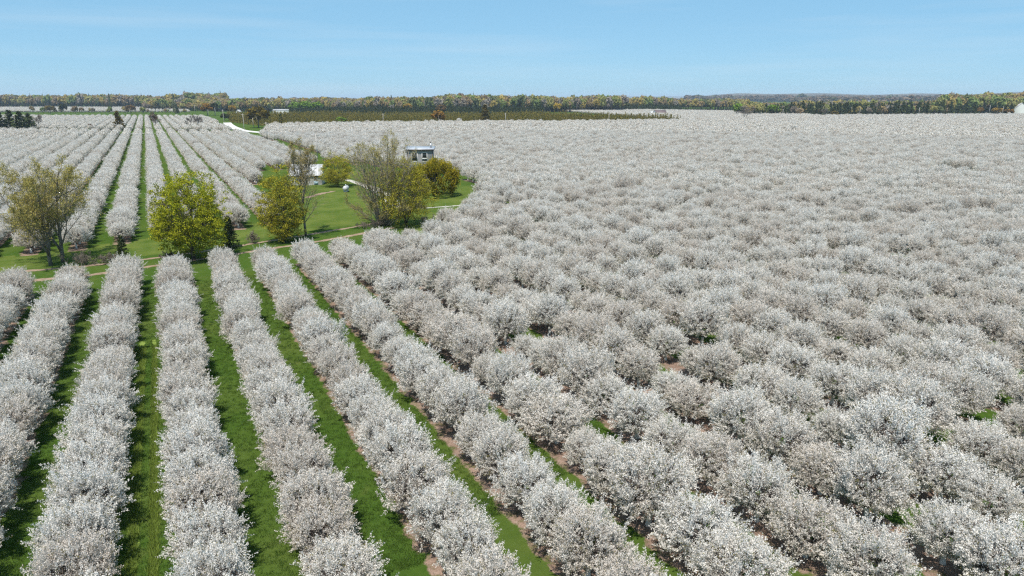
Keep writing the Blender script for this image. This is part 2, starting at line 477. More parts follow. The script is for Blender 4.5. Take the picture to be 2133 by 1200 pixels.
# concrete road past the fields, and its branch
road_pts = [from2(64, 690), from2(61, 650), from2(58, 590), from2(57, 520), from2(66, 478), from2(95, 468), from2(170, 474)]
def road_mesh():
    v, q, e = ribbon('', road_pts, 2.7, .016, None, step=4, rag=.0, seed=1)
    v = v.reshape(-1, 5, 3)[:, [0, 4]].reshape(-1, 3)
    i = np.arange(len(v) // 2 - 1) * 2
    return mesh('road', v, [np.stack([i + 1, i, i + 2, i + 3], 1)[:, ::-1]], [M['concrete']])
tag(link('road', road_mesh()), kind='structure')

# ------------------------------------------------------------------ cherry trees
def cherry(seed, n_shoot, n_fac, fl, fw, sticks, wild=None):
    r = np.random.default_rng(seed)
    C = np.array([0, 0, 1.72])
    ph = r.uniform(0, 6.28, 6); am = r.uniform(.03, .10, 6)
    def env(u):
        az = np.arctan2(u[:, 1], u[:, 0])
        w = 1 + sum(am[i] * np.sin((i + 2) * az + ph[i] + 2.5 * u[:, 2]) for i in range(6))
        up = np.clip(u[:, 2], -1, 1)
        hz = np.sqrt(np.clip(1 - up ** 2, 0, 1)); pw = 2.5
        rad = ((hz / 1.72) ** pw + (np.abs(up) / np.where(up > 0, 1.50, .85)) ** pw) ** (-1 / pw)
        return rad * w
    z = 1 - r.random(n_shoot) ** .9 * 1.5
    az = r.uniform(0, 6.283, n_shoot)
    h = np.sqrt(np.clip(1 - z ** 2, 0, 1))
    u = np.stack([h * np.cos(az), h * np.sin(az), z], 1)
    fr = r.uniform(.45, 1.0, n_shoot) ** .6
    p0 = C + u * (env(u) * fr * .93)[:, None]
    d = unit(u * .75 + np.array([0, 0, .62]) + r.normal(0, .40, (n_shoot, 3)))
    L = r.uniform(.26, .62, n_shoot) * np.where(u[:, 2] > .2, 1.15, .9)
    bend = r.normal(0, .12, (n_shoot, 3))
    t = np.tile((np.arange(n_fac) + .5) / n_fac, (n_shoot, 1)) + r.normal(0, .03, (n_shoot, n_fac))
    pts = p0[:, None] + d[:, None] * (t * L[:, None])[..., None] + bend[:, None] * (t ** 2)[..., None]
    spread = (.050 * (1.2 - .6 * t))[..., None]
    pts = pts + r.normal(0, 1, pts.shape) * spread
    ax = d[:, None] * 1.1 + r.normal(0, .55, pts.shape)
    pts, ax = pts.reshape(-1, 3), ax.reshape(-1, 3)
    sz = r.uniform(.75, 1.3, len(pts))
    nr = None
    if wild is not None:                        # far shapes: fewer, larger faces that lie along the crown's surface
        nr = np.repeat(unit(u + np.array([0, 0, .25])), n_fac, 0)
        ax = np.cross(nr, r.normal(size=nr.shape))
    v, q = facets(pts, ax, fl * sz, fw * sz, r, nr, wild or .5)
    rn = np.clip(np.where(r.random(len(q)) < .06, r.random(len(q)) * .05, .60 + np.repeat(r.normal(0, .24, n_shoot), n_fac) + r.normal(0, .16, len(q))), 0, 1)
    crown = mesh('cherry_crown', v, [q], [M['blossom']], tone=rn)
    tb = MB()
    top = np.array([r.normal(0, .06), r.normal(0, .06), .95])
    tb.tube([(0, 0, -.05), (0, 0, .12), top * .55, top * .8], [.17, .13, .11, .11], 7)
    n_paint = len(tb.q[0]) + len(tb.t[0])
    limbs = []
    nl = 6
    for i in range(nl):
        a = i * 6.283 / nl + r.normal(0, .25)
        e = np.array([math.cos(a) * r.uniform(.75, 1.2), math.sin(a) * r.uniform(.75, 1.2), r.uniform(1.9, 2.5)])
        m1 = top * .78 + (e - top * .78) * .45 + np.array([math.cos(a) * .12, math.sin(a) * .12, -.12])
        limbs.append((top * .72, m1, e))
        tb.tube([top * .72, m1, e], [.085, .06, .03], 5, False)
    ends = []
    for i in range(sticks):
        l0 = limbs[r.integers(nl)]
        b = l0[1] + (l0[2] - l0[1]) * r.uniform(-.2, 1)
        k = r.integers(n_shoot)
        best = k
        for kk in r.integers(0, n_shoot, 8):
            if np.linalg.norm(p0[kk] - b) < np.linalg.norm(p0[best] - b): best = kk
        e = p0[best] + d[best] * L[best] * .8
        md = (b + p0[best]) / 2 + np.array([0, 0, .08])
        tb.tube([b, md, p0[best], e], [.028, .022, .015, .008], 3, False)
    f = np.concatenate(tb.q); nt = sum(len(x) for x in tb.t)
    mi = np.ones(len(f) + nt, int); mi[:len(tb.q[0])] = 0
    trunk = tb.mesh('cherry_trunk', [M['white_paint'], M['bark_cherry']], midx=mi)
    return trunk, crown
HI = [cherry(100 + i, 860, 44, .066, .040, 300) for i in range(7)]
MID = [cherry(200 + i, 640, 12, .125, .075, 60) for i in range(5)]
LOW = [cherry(300 + i, 240, 6, .33, .22, 8, 1.3) for i in range(4)]

ordn = lambda n: (['zeroth', 'first', 'second', 'third', 'fourth', 'fifth', 'sixth', 'seventh', 'eighth', 'ninth', 'tenth', 'eleventh', 'twelfth', 'thirteenth', 'fourteenth', 'fifteenth', 'sixteenth',
                   'seventeenth', 'eighteenth', 'nineteenth', 'twentieth', 'twenty-first', 'twenty-second', 'twenty-third', 'twenty-fourth', 'twenty-fifth', 'twenty-sixth', 'twenty-seventh',
                   'twenty-eighth', 'twenty-ninth', 'thirtieth'] + ['thirty-%s' % x for x in ('first', 'second', 'third', 'fourth', 'fifth', 'sixth', 'seventh', 'eighth', 'ninth')])[n]
N_IND = 300
cpx, cpy, czc = proj(trees[:, 0], trees[:, 1], 2.4)
in_frame = (cpx > -30) & (cpx < 2163) & (cpy < 1235) & (czc > 5)
score = np.where(in_frame, czc, 1e9)
end2 = np.zeros(len(trees), bool)               # the front trees of the block beyond the track, whose painted trunks show
for k in np.unique(trees[trees[:, 3] == 1, 2]):
    s_ = np.where((trees[:, 3] == 1) & (trees[:, 2] == k))[0]
    fst = s_[np.argmin(trees[s_, 1])]
    if in_frame[fst] and czc[fst] < 260: end2[fst] = True
score[end2] = 0
ind = np.argsort(score)[:N_IND]
is_ind = np.zeros(len(trees), bool); is_ind[ind] = True
older = (trees[:, 3] == 0) & (trees[:, 2] > 3)
size = np.clip(rng.normal(1.0, np.where(older, .085, .055), len(trees)), .74, 1.25)
size = np.where(older & (rng.random(len(trees)) < .05), size * .74, size)      # a few young or weak trees
spin = rng.uniform(0, 6.283, len(trees))
wide = np.where((trees[:, 3] == 0) & (trees[:, 2] > 3), 1.06, .96)   # the older rows have wider crowns
wide = np.where(trees[:, 3] > 0, 1.06, wide)
tall = rng.normal(1.0, np.where(older, .09, .05), len(trees))
def row_words(k):
    return '%s row on tower side of pale-edged lane' % ordn(k + 1) if k >= 0 else '%s row outward from pale-edged lane' % ordn(-k)
for i in ind:
    x, y, k, f = trees[i]; k = int(k)
    if f == 0:
        row = np.where((trees[:, 3] == 0) & (trees[:, 2] == k) & in_frame)[0]
        row = row[np.argsort(trees[row, 1])]
        pos = int(np.where(row == i)[0][0])
        if trees[row[-1], 1] < 125:
            lab = 'flowering cherry tree, %s from the track, %s' % (ordn(len(row) - pos), row_words(k))
        else:
            lab = 'flowering cherry tree, %s from photo bottom, %s' % (ordn(pos + 1), row_words(k))
        grp = 'cherry trees in rows before the track'
    else:
        e = [j for j in np.where(end2)[0]]
        e.sort(key=lambda j: trees[j, 2])
        if end2[i]:
            lab = 'flowering cherry tree with white trunk heading the %s row beyond the track' % ordn(e.index(i) + 1)
        else:
            lab = 'flowering cherry tree inside the block beyond the track'
        grp = 'cherry trees beyond the track'
    root = thing('cherry_tree', lab, 'cherry tree', (x, y, 0), spin[i], grp, (size[i] * wide[i], size[i] * wide[i], size[i] * tall[i]))
    vi = int(rng.integers(len(HI)))
    link('trunk', HI[vi][0], root)
    link('crown', HI[vi][1], root)

# ---- everything too many to set out singly: points that carry shared tree shapes
def scatter(name, P3, variant, spin, scl, shapes):
    me = bpy.data.meshes.new(name)
    me.from_pydata([tuple(p) for p in P3], [], [])
    a = me.attributes.new('variant', 'INT', 'POINT'); a.data.foreach_set('value', np.asarray(variant, np.int32))
    rot = np.zeros((len(P3), 3), np.float32); rot[:, 2] = spin
    a = me.attributes.new('turn', 'FLOAT_VECTOR', 'POINT'); a.data.foreach_set('vector', rot.ravel())
    a = me.attributes.new('size', 'FLOAT_VECTOR', 'POINT'); a.data.foreach_set('vector', np.asarray(scl, np.float32).ravel())
    src = bpy.data.collections.new(name + '_shapes')
    for i, s in enumerate(shapes):
        src.objects.link(bpy.data.objects.new('%s_shape_%02d' % (name, i), s))
    ng = bpy.data.node_groups.new(name, 'GeometryNodeTree')
    ng.interface.new_socket('Geometry', in_out='INPUT', socket_type='NodeSocketGeometry')
    ng.interface.new_socket('Geometry', in_out='OUTPUT', socket_type='NodeSocketGeometry')
    n, l = ng.nodes, ng.links
    gi, go = n.new('NodeGroupInput'), n.new('NodeGroupOutput')
    ci = n.new('GeometryNodeCollectionInfo')
    ci.inputs['Collection'].default_value = src
    ci.inputs['Separate Children'].default_value = True
    ci.inputs['Reset Children'].default_value = True
    ip = n.new('GeometryNodeInstanceOnPoints')
    ip.inputs['Pick Instance'].default_value = True
    l.new(gi.outputs[0], ip.inputs['Points']); l.new(ci.outputs[0], ip.inputs['Instance'])
    for nm, dt, sk in (('variant', 'INT', 'Instance Index'), ('turn', 'FLOAT_VECTOR', 'Rotation'), ('size', 'FLOAT_VECTOR', 'Scale')):
        na = n.new('GeometryNodeInputNamedAttribute'); na.data_type = dt
        na.inputs['Name'].default_value = nm
        l.new(na.outputs['Attribute'], ip.inputs[sk])
    l.new(ip.outputs[0], go.inputs[0])
    o = link(name, me)
    md = o.modifiers.new('scatter', 'NODES'); md.node_group = ng
    return o
def fuse(name, a, b):
    """one shape out of a trunk and a crown mesh"""
    def get(me):
        v = np.empty(len(me.vertices) * 3, np.float32); me.vertices.foreach_get('co', v)
        lt = np.empty(len(me.polygons), np.int32); me.polygons.foreach_get('loop_total', lt)
        li = np.empty(len(me.loops), np.int32); me.loops.foreach_get('vertex_index', li)
        mi = np.empty(len(me.polygons), np.int32); me.polygons.foreach_get('material_index', mi)
        st = np.concatenate([[0], np.cumsum(lt)[:-1]])
        return v.reshape(-1, 3), lt, li, mi, st
    va, la, ia, ma, sa = get(a); vb, lb, ib, mb, sb = get(b)
    faces, mi, rn = [], [], []
    for k in (3, 4):
        for (lt, li, mm, st, off, moff, me) in ((la, ia, ma, sa, 0, 0, a), (lb, ib, mb, sb, len(va), len(a.materials), b)):
            w = np.where(lt == k)[0]
            if len(w):
                faces.append(li[st[w][:, None] + np.arange(k)[None]] + off); mi.append(mm[w] + moff)
                if 'tone' in me.attributes:
                    x = np.empty(len(lt), np.float32); me.attributes['tone'].data.foreach_get('value', x); rn.append(x[w])
                else: rn.append(np.full(len(w), .5))
    return mesh(name, np.concatenate([va, vb]), faces, list(a.materials) + list(b.materials), midx=np.concatenate(mi), tone=np.concatenate(rn))
HI1 = [fuse('cherry_near_shape', *t) for t in HI]
MID1 = [fuse('cherry_mid_shape', *t) for t in MID]
LOW1 = [fuse('cherry_far_shape', *t) for t in LOW]
rest = ~is_ind
d_ = np.hypot(trees[rest, 0], trees[rest, 1])
var = np.where(d_ < 160, rng.integers(0, len(HI), len(d_)), np.where(d_ < 420, len(HI) + rng.integers(0, len(MID), len(d_)), len(HI) + len(MID) + rng.integers(0, len(LOW), len(d_))))
scl = np.stack([size[rest] * wide[rest], size[rest] * wide[rest], size[rest] * tall[rest]], 1)
p3 = np.concatenate([trees[rest, :2], np.zeros((rest.sum(), 1))], 1)
o = scatter('cherry_orchard', p3, var, spin[rest], scl, HI1 + MID1 + LOW1)
tag(o, 'white flowering cherry orchard stretching away to the horizon', 'orchard', None, 'stuff')

# ------------------------------------------------------------------ other trees
def rot_about(d, ang, az, r):
    d = d / np.linalg.norm(d)
    a = np.cross(d, [0.3, .2, 1.0]); a /= np.linalg.norm(a) + 1e-9
    b = np.cross(d, a)
    return d * math.cos(ang) + (a * math.cos(az) + b * math.sin(az)) * math.sin(ang)
def grow(seed, stems, children, ratio, ang, trop, jit, seg=(7, 6, 4, 3), t0=(.3, .25, .2, .15)):
    """stems: (pos, dir, length, radius) -> list of (points, radii, level)"""
    r = np.random.default_rng(seed)
    out, cur = [], [(np.array(p, float), np.array(d, float), L, ra) for p, d, L, ra in stems]
    for lv in range(len(children) + 1):
        nxt = []
        for p, d, L, ra in cur:
            n = seg[min(lv, len(seg) - 1)]
            pts = [p]; dd = d / np.linalg.norm(d); step = L / n
            for i in range(n):
                dd = dd + r.normal(0, jit, 3) + np.array([0, 0, trop[min(lv, len(trop) - 1)]])
                dd /= np.linalg.norm(dd)
                pts.append(pts[-1] + dd * step)
            pts = np.array(pts)
            rad = np.linspace(ra, ra * (.30 if lv else .22), n + 1)
            out.append((pts, rad, lv))
            if lv < len(children):
                c = children[lv]
                c = int(c * r.uniform(.8, 1.2) + .5)
                for j in range(c):
                    t = t0[min(lv, 3)] + (1 - t0[min(lv, 3)]) * (j + r.random()) / c
                    f = t * n; i = min(int(f), n - 1)
                    q = pts[i] + (pts[i + 1] - pts[i]) * (f - i)
                    pd = pts[i + 1] - pts[i]
                    cd = rot_about(pd, R(ang[min(lv, len(ang) - 1)]) * r.uniform(.6, 1.35), r.uniform(0, 6.283), r)
                    nxt.append((q, cd, L * ratio[min(lv, len(ratio) - 1)] * (1.15 - .75 * t) * r.uniform(.75, 1.25), max(.008, ra * (.62 - .35 * t) * .75)))
        cur = nxt
    return out
def woody(seed, br, height, width, bark, leafm, per_twig, fl, fw, spread=.12, minlv=2, kmin=.012):
    """tubes for the branches and small leaf faces on the twigs, fitted to height x width"""
    r = np.random.default_rng(seed + 5)
    allp = np.concatenate([b[0] for b in br])
    sz = height / np.percentile(allp[:, 2], 99.8)
    sx = width / 2 / np.percentile(np.hypot(allp[:, 0], allp[:, 1]), 98)
    sc = np.array([sx, sx, sz])
    tb, cs, ax = MB(), [], []
    mx = max(b[2] for b in br)
    for pts, rad, lv in br:
        p = pts * sc
        tb.tube(p, np.maximum(rad * min(1, (sx + sz) / 2), kmin), 7 if lv == 0 else (4 if lv == 1 else 3), lv == 0)
        if lv >= minlv and per_twig:
            n = per_twig if lv == mx else max(1, per_twig // 2)
            t = r.random(n) ** .7
            f = t * (len(p) - 1); i = np.minimum(f.astype(int), len(p) - 2)
            q = p[i] + (p[i + 1] - p[i]) * (f - i)[:, None]
            cs.append(q + r.normal(0, spread, q.shape)); ax.append((p[-1] - p[0])[None] + r.normal(0, 1, q.shape) * np.linalg.norm(p[-1] - p[0]) * .8)
    wood = tb.mesh('branches', bark)
    lf = None
    if cs:
        c = np.concatenate(cs); s = r.uniform(.7, 1.35, len(c))
        v, q = facets(c, np.concatenate(ax), fl * s, fw * s, r)
        lf = mesh('leaves', v, [q], [leafm], tone=np.clip(r.normal(.5, .25, len(q)) + .25 * (c[:, 2] / height - .5), 0, 1))  # leaf tone: random, plus paler towards the top of the crown
    return wood, lf
def tree(name, label, cat, loc, parts, group=None, rz=0.0, names=('trunk', 'crown')):
    t = thing(name, label, cat, (loc[0], loc[1], 0), rz, group)
    for nm, me in zip(names, parts):
        if me is not None: link(nm, me, t)
    return t
def leafy(seed, h, w, z0, br, bark, m, n_cl, per, fl, fw, cr=.55, shell=.55, fat=.45):
    """branches from grow(), leaves in many small sprays filling an uneven egg-shaped crown"""
    wood, _ = woody(seed, br, h * .95, w * .92, bark, None, 0, 0, 0)
    r = np.random.default_rng(seed + 70)
    u = unit(r.normal(size=(n_cl, 3)))
    az = np.arctan2(u[:, 1], u[:, 0])
    am = r.uniform(.03, .09, 7); ph = r.uniform(0, 6.28, 7)
    wob = 1 + sum(am[i] * np.sin((i + 2) * az + ph[i] + (2 + i) * u[:, 2]) for i in range(7))
    rad = r.uniform(shell ** 3, 1, n_cl) ** (1 / 3) * wob
    cc = u * rad[:, None] * np.array([w / 2 - cr * .5, w / 2 - cr * .5, 1])
    up = (h - z0) * (1 - fat) - cr * .4; dn = (h - z0) * fat - cr * .4
    cc[:, 2] *= np.where(u[:, 2] > 0, up, dn)
    cc[:, 2] += z0 + (h - z0) * fat
    k = np.repeat(np.arange(n_cl), per)
    off = r.normal(0, cr * .42, (len(k), 3)) * np.array([1, 1, .6])
    c = cc[k] + off
    ax = u[k] * .5 + r.normal(0, .6, c.shape) + np.array([0, 0, .2])
    sz = r.uniform(.7, 1.35, len(c))
    v, q = facets(c, ax, fl * sz, fw * sz, r)
    rn = np.clip(.5 + np.repeat(r.normal(0, .16, n_cl), per) + r.normal(0, .16, len(c)) + .25 * off[:, 2] / cr, 0, 1)  # random by spray and leaf, paler at the top of each spray
    return wood, mesh('leaves', v, [q], [m], tone=rn)
# twin budding maples on the verge by the track
for j, (pxy, sd_, lean, lab) in enumerate((((106, 553), 21, -.06, 'tall budding tree on the grass, outer one of two by the track'),
                                          ((131, 546), 33, .03, 'tall budding tree on the grass, inner and thicker one of two by the track'))):
    br = grow(sd_, [((0, 0, -.1), (lean, 0, 1), 11.5, .26), ((.05, .1, 1.3), (-.40 + lean, .25, 1), 9.5, .14), ((0, -.1, 1.6), (.38 + lean, -.2, 1), 9.0, .13), ((0, 0, 2.0), (lean, .4, 1), 8.5, .12), ((0, 0, 1.2), (lean - .1, -.5, 1), 7.5, .11)],
              (10, 7, 4), (.46, .5, .6), (40, 38, 40), (.02, .06, .06, .03), .09, t0=(.14, .15, .15, .15))
    tree('budding_tree', lab, 'tree', P(*pxy), woody(sd_, br, 14.6 if j else 14.0, 13.0, M['bark_grey'], M['bud'], 11, .16, .085, .16, kmin=.008), 'pair of budding trees')
# yellow green maple
br = grow(45, [((0, 0, -.1), (0, 0, 1), 9.5, .30), ((0, .1, 1.2), (.6, .1, 1), 7, .18), ((0, 0, 1.3), (-.65, .15, 1), 7, .18), ((0, 0, 1.2), (.05, -.6, 1), 7, .17), ((0, 0, 1.4), (-.1, .65, 1), 7, .16)],
          (11, 6, 3), (.50, .5, .55), (46, 42, 40), (.02, .045, .04, .02), .10, t0=(.12, .2, .2, .15))
tree('maple_tree', 'dense yellow green maple just coming into leaf beside the track', 'tree', P(404, 541), leafy(45, 12.2, 11.0, .9, br, M['bark_dark'], M['maple'], 900, 44, .20, .13, .60, .4, .42))
# the pair nearer the yard
br = grow(57, [((0, 0, -.1), (0, 0, 1), 9.0, .22), ((0, 0, .8), (.2, .25, 1), 7, .13), ((0, 0, .7), (-.25, -.1, 1), 7, .13)], (12, 6, 3), (.45, .5, .55), (48, 42, 40), (.02, .05, .04, .02), .09, t0=(.05, .2, .2, .15))
tree('leafing_tree', 'olive green tree in small leaf, branched to the ground, beside a bare trunk', 'tree', P(592, 505), leafy(57, 11.8, 7.4, .4, br, M['bark_dark'], M['olive'], 700, 34, .18, .12, .6, .35, .36))
br = grow(61, [((0, 0, -.1), (0, 0, 1), 13, .22), ((0, 0, 5), (.16, .08, 1), 9.3, .11), ((0, 0, 6), (-.16, -.1, 1), 8.6, .11), ((0, 0, 5.5), (.02, -.2, 1), 8.6, .10)], (17, 8, 5), (.32, .5, .6), (28, 32, 34), (.008, .06, .06, .04), .045, t0=(.16, .2, .2, .15))
tree('bare_tree', 'slender bare tree with pale single trunk and brown buds', 'tree', P(637, 491), woody(61, br, 15.6, 7.6, M['bark_pale'], M['bud_brown'], 3, .14, .08, .13, kmin=.010))
# multi-stemmed tree in the yard
rr = np.random.default_rng(8)
st = [((math.cos(a) * .6, math.sin(a) * .6, -.1), (math.cos(a) * q, math.sin(a) * q, 1), rr.uniform(11.5, 14), rr.uniform(.13, .21)) for a, q in zip(np.linspace(0, 12.56, 19)[:-1], [.42] * 9 + [.2] * 9)] + [((math.cos(a) * .7, math.sin(a) * .7, -.1), (math.cos(a), math.sin(a), .75), rr.uniform(5, 7.5), .09) for a in np.linspace(.3, 6.5, 9)]
br = grow(71, st, (8, 6, 3), (.36, .5, .6), (30, 36, 38), (.012, .06, .06, .03), .05, t0=(.22, .15, .15, .15))
tree('multi_stem_tree', 'wide fan-shaped tree with many pale bare stems in the yard', 'tree', P(800, 470), woody(71, br, 16.0, 14.6, M['bark_pale'], M['bud'], 5, .15, .085, .15, kmin=.014))
br = grow(83, [((0, 0, -.1), (.05, 0, 1), 9.0, .20), ((.1, 0, .5), (.4, .1, 1), 7.5, .15), ((-.1, 0, .5), (-.3, -.2, 1), 7.5, .14), ((0, 0, .5), (.1, -.4, 1), 6.5, .13)], (11, 6, 4), (.48, .5, .55), (50, 44, 40), (.02, .04, .03, .01), .10, t0=(.10, .2, .2, .15))
tree('leafing_tree', 'dark trunked tree with thin olive leaf touching the many-stemmed tree', 'tree', P(846, 473), leafy(83, 12.0, 10.4, .5, br, M['bark_dark'], M['olive'], 560, 30, .18, .11, .8, .3, .42))
br = grow(91, [((0, 0, -.1), (0, 0, 1), 6.0, .15), ((0, 0, .4), (.5, 0, 1), 5, .11), ((0, 0, .4), (-.5, .1, 1), 5, .11), ((0, 0, .4), (0, -.5, 1), 5, .11)], (9, 6, 3), (.5, .5, .55), (48, 44, 40), (.02, .04, .03, .01), .10, t0=(.10, .2, .2, .15))
tree('leafing_tree', 'low rounded olive tree between the white shed and the fan-shaped tree', 'tree', P(704, 389), leafy(91, 8.4, 8.8, .3, br, M['bark_dark'], M['olive'], 420, 34, .20, .13, .7, .45, .42))
# rounded golden cedar before the tower
def cedar(seed, height, width, n, m, fl=.30):
    r = np.random.default_rng(seed)
    k = 120
    z = r.uniform(-.55, 1, k); az = r.uniform(0, 6.283, k); h = np.sqrt(np.clip(1 - z ** 2, 0, 1))
    u = np.stack([h * np.cos(az), h * np.sin(az), z], 1)
    cc = u * r.uniform(.72, .92, (k, 1)) * np.array([width / 2, width / 2, height * .56]) + np.array([0, 0, height * .42])
    w = r.integers(0, k, n)
    o_ = r.normal(0, 1, (n, 3)) * np.array([.38, .38, .62])
    c = cc[w] + o_
    c[:, 2] = np.abs(c[:, 2])
    ax = unit(u[w] * .6 + np.array([0, 0, 1.]) + r.normal(0, .35, (n, 3)))
    v, q = facets(c, ax, fl * 1.3 * r.uniform(.7, 1.3, n), fl * .6 * r.uniform(.7, 1.3, n), r)
    crown = mesh('foliage', v, [q], [m], tone=np.clip(r.normal(.45, .22, n) + .3 * o_[:, 2], 0, 1))  # random tone, paler towards the top of each foliage clump
    tb = MB()
    for a in np.linspace(0, 6.28, 7)[:-1]:
        tb.tube([(.2 * math.cos(a), .2 * math.sin(a), -.1), (.8 * math.cos(a), .8 * math.sin(a), height * .35), (width * .3 * math.cos(a), width * .3 * math.sin(a), height * .7)], [.14, .1, .04], 5)
    return tb.mesh('stems', M['bark_dark']), crown
tree('cedar_tree', 'dense rounded golden green cedar in front of the grey tower', 'tree', P(905, 409), cedar(5, 8.4, 12.4, 19000, M['cedar']))
# spruces
def spruce(seed, h, w, whorls, nb, nf, fl, m=None, skirt=.06):
    r = np.random.default_rng(seed)
    cs, ax = [], []
    tb = MB()
    tb.tube([(0, 0, -.1), (0, 0, h * .5), (0, 0, h * .98)], [.022 * h, .013 * h, .004 * h], 6)
    for i in range(whorls):
        t = skirt + (1 - skirt) * (i + r.random() * .6) / whorls
        for j in range(nb):
            a = r.uniform(0, 6.283)
            L = max(.04 * w, w / 2 * (1 - t) ** .85 * r.uniform(.7, 1.15))
            d = np.array([math.cos(a), math.sin(a), 0])
            p0 = np.array([0, 0, h * t])
            e = p0 + d * L + np.array([0, 0, (-.22 + .35 * t) * L])
            s = r.random(nf) ** .7
            q = p0 + (e - p0) * s[:, None] + np.array([0, 0, -.1 * L]) * (s * (1 - s) * 4)[:, None]
            cs.append(q + r.normal(0, .05 * L + .02 * w, q.shape)); ax.append(np.tile(d + np.array([0, 0, .1]), (nf, 1)) + r.normal(0, .5, (nf, 3)))
    c = np.concatenate(cs)
    c = np.concatenate([c, [[0, 0, h * .97], [0, 0, h]]]); ax = np.concatenate(ax + [np.array([[0, 0, 1], [0, 0, 1]])])
    n = len(c)
    v, q = facets(c, ax, fl * r.uniform(.7, 1.3, n), fl * .5 * r.uniform(.7, 1.3, n), r)
    return tb.mesh('stem', M['bark_dark']), mesh('needles', v, [q], [m or M['needle']], tone=np.clip(r.normal(.4, .25, n), 0, 1))
tree('spruce_tree', 'small dark spruce tucked behind the yellow green maple', 'spruce', P(480, 517), spruce(3, 4.9, 3.8, 22, 8, 12, .34))
tree('spruce_tree', 'short young spruce near the end of a cherry row by the track', 'spruce', P(258, 548), spruce(4, 3.9, 2.6, 18, 7, 10, .28))
# leafless thickets
def thicket(seed, h, w, n, leaf=2):
    r = np.random.default_rng(seed)
    st = [((r.normal(0, w * .12), r.normal(0, w * .12), -.05), (r.normal(0, .45), r.normal(0, .45), 1), h * r.uniform(.6, 1), .03) for _ in range(n)]
    br = grow(seed, st, (6, 4), (.5, .5), (36, 40), (.0, .03, .02), .10, t0=(.2, .2))
    return woody(seed, br, h, w, M['bark_grey'], M['brush'], leaf, .16, .06, .1, minlv=1)
for pxy, h, w, sd_, lab in (((172, 552), 2.0, 5.0, 1, 'dead brown brush heaped beside the budding trees'), ((222, 548), 1.6, 3.2, 2, 'low grey leafless bush beside the young spruce'),
                            ((527, 507), 2.0, 2.8, 3, 'small grey leafless bush between maple and olive green tree'), ((885, 466), 1.7, 5.5, 4, 'brown tangled undergrowth at the foot of the yard trees'),
                            ((770, 476), 1.5, 5.0, 6, 'low brown scrub along the track before the fan-shaped tree'), ((355, 541), 1.5, 3.4, 7, 'low brush under the yellow green maple'),
                            ((880, 434), .8, 4.6, 9, 'flat pile of cut brushwood by the gravel drive')):
    tree('leafless_bush', lab, 'bush', P(*pxy), thicket(sd_, h, w, 16), names=('stems', 'twigs'))

# ------------------------------------------------------------------ buildings in the yard
M['siding'] = plain('grey siding', (.23, .228, .235), (.30, .295, .30), 2.2)
M['roof_metal'] = plain('pale metal roof', (.36, .38, .42), (.50, .52, .56), 1.2, .45, .2)
M['fascia'] = plain('dark fascia', (.07, .055, .05), (.11, .09, .08), 3)
M['white_wall'] = plain('white painted boards', (.62, .62, .60), (.78, .78, .76), 2.0)
M['white_roof'] = plain('white sheet roof', (.46, .46, .47), (.60, .60, .61), 1.5, .5)
M['shed_wall'] = plain('weathered white boards', (.42, .42, .41), (.58, .58, .56), 2.5)
M['glass'] = plain('window glass', (.012, .015, .014), (.03, .034, .03), 1.0, .08)
M['blue'] = plain('pale blue panel', (.28, .42, .50), (.36, .50, .58), 2)
M['galv'] = plain('galvanised pipe', (.45, .48, .52), (.58, .61, .65), 3, .4, .7)
M['pole'] = plain('weathered pole', (.34, .32, .30), (.50, .47, .44), 2)
M['tank'] = plain('white tank enamel', (.36, .37, .38), (.48, .48, .48), 1.5, .4)
def window(par, x, z, w, h, y, rail):
    f = MB(); t = .11
    f.box(x - w / 2 - t, x - w / 2, y - .07, y + .02, z - h / 2 - t, z + h / 2 + t); f.box(x + w / 2, x + w / 2 + t, y - .07, y + .02, z - h / 2 - t, z + h / 2 + t)
    f.box(x - w / 2, x + w / 2, y - .071, y + .021, z + h / 2, z + h / 2 + t); f.box(x - w / 2, x + w / 2, y - .072, y + .022, z - h / 2 - t, z - h / 2)
    if rail is not None: f.box(x - w / 2, x + w / 2, y - .06, y + .015, rail - .11, rail + .11)
    o = link('window', f.mesh('window', M['white_wall']), par)
    parts = [(z - h / 2, z + h / 2)] if rail is None else [(z - h / 2, rail - .11), (rail + .11, z + h / 2)]
    for a, b in parts:
        link('pane', MB().box(x - w / 2, x + w / 2, y - .03, y + .01, a, b).mesh('pane', M['glass']), o)
bx, by = W(872, 190)
tower = thing('tower_house', 'grey boarded tower house with slightly sloping flat roof and flue', 'tower', (bx, by, 0), -YAW + R(3))
TW, TD, TH = 3.4, 2.8, 8.7
wl_ = MB()
wl_.add([(-TW, -TD, 0), (TW, -TD, 0), (TW, TD, 0), (-TW, TD, 0), (-TW, -TD, TH - .25), (TW, -TD, TH - .25), (TW, TD, TH), (-TW, TD, TH)], [(0, 1, 5, 4), (1, 2, 6, 5), (2, 3, 7, 6), (3, 0, 4, 7)])
link('wall', wl_.mesh('wall', M['siding']), tower)
for cx in (-TW, TW):
    link('corner_board', MB().box(cx - .09, cx + .09, -TD - .03, -TD + .12, 0, TH - .32).mesh('corner_board', M['fascia']), tower)
rf = MB()
o_ = .45
for dz, e in ((0.0, 0),):
    v = [(-TW - o_, -TD - o_, TH - .3), (TW + o_, -TD - o_, TH - .3), (TW + o_, TD + o_, TH + .06), (-TW - o_, TD + o_, TH + .06)]
    rf.add(v + [(x, y, z + .3) for x, y, z in v], [(0, 3, 2, 1), (4, 5, 6, 7), (0, 1, 5, 4), (1, 2, 6, 5), (2, 3, 7, 6), (3, 0, 4, 7)])
roof = link('roof', rf.mesh('roof', [M['roof_metal'], M['fascia']], midx=[1, 0, 1, 1, 1, 1]), tower)
fl = MB().tube([(TW - .6, .6, TH - .1), (TW - .6, .6, TH + .35)], .26, 10)
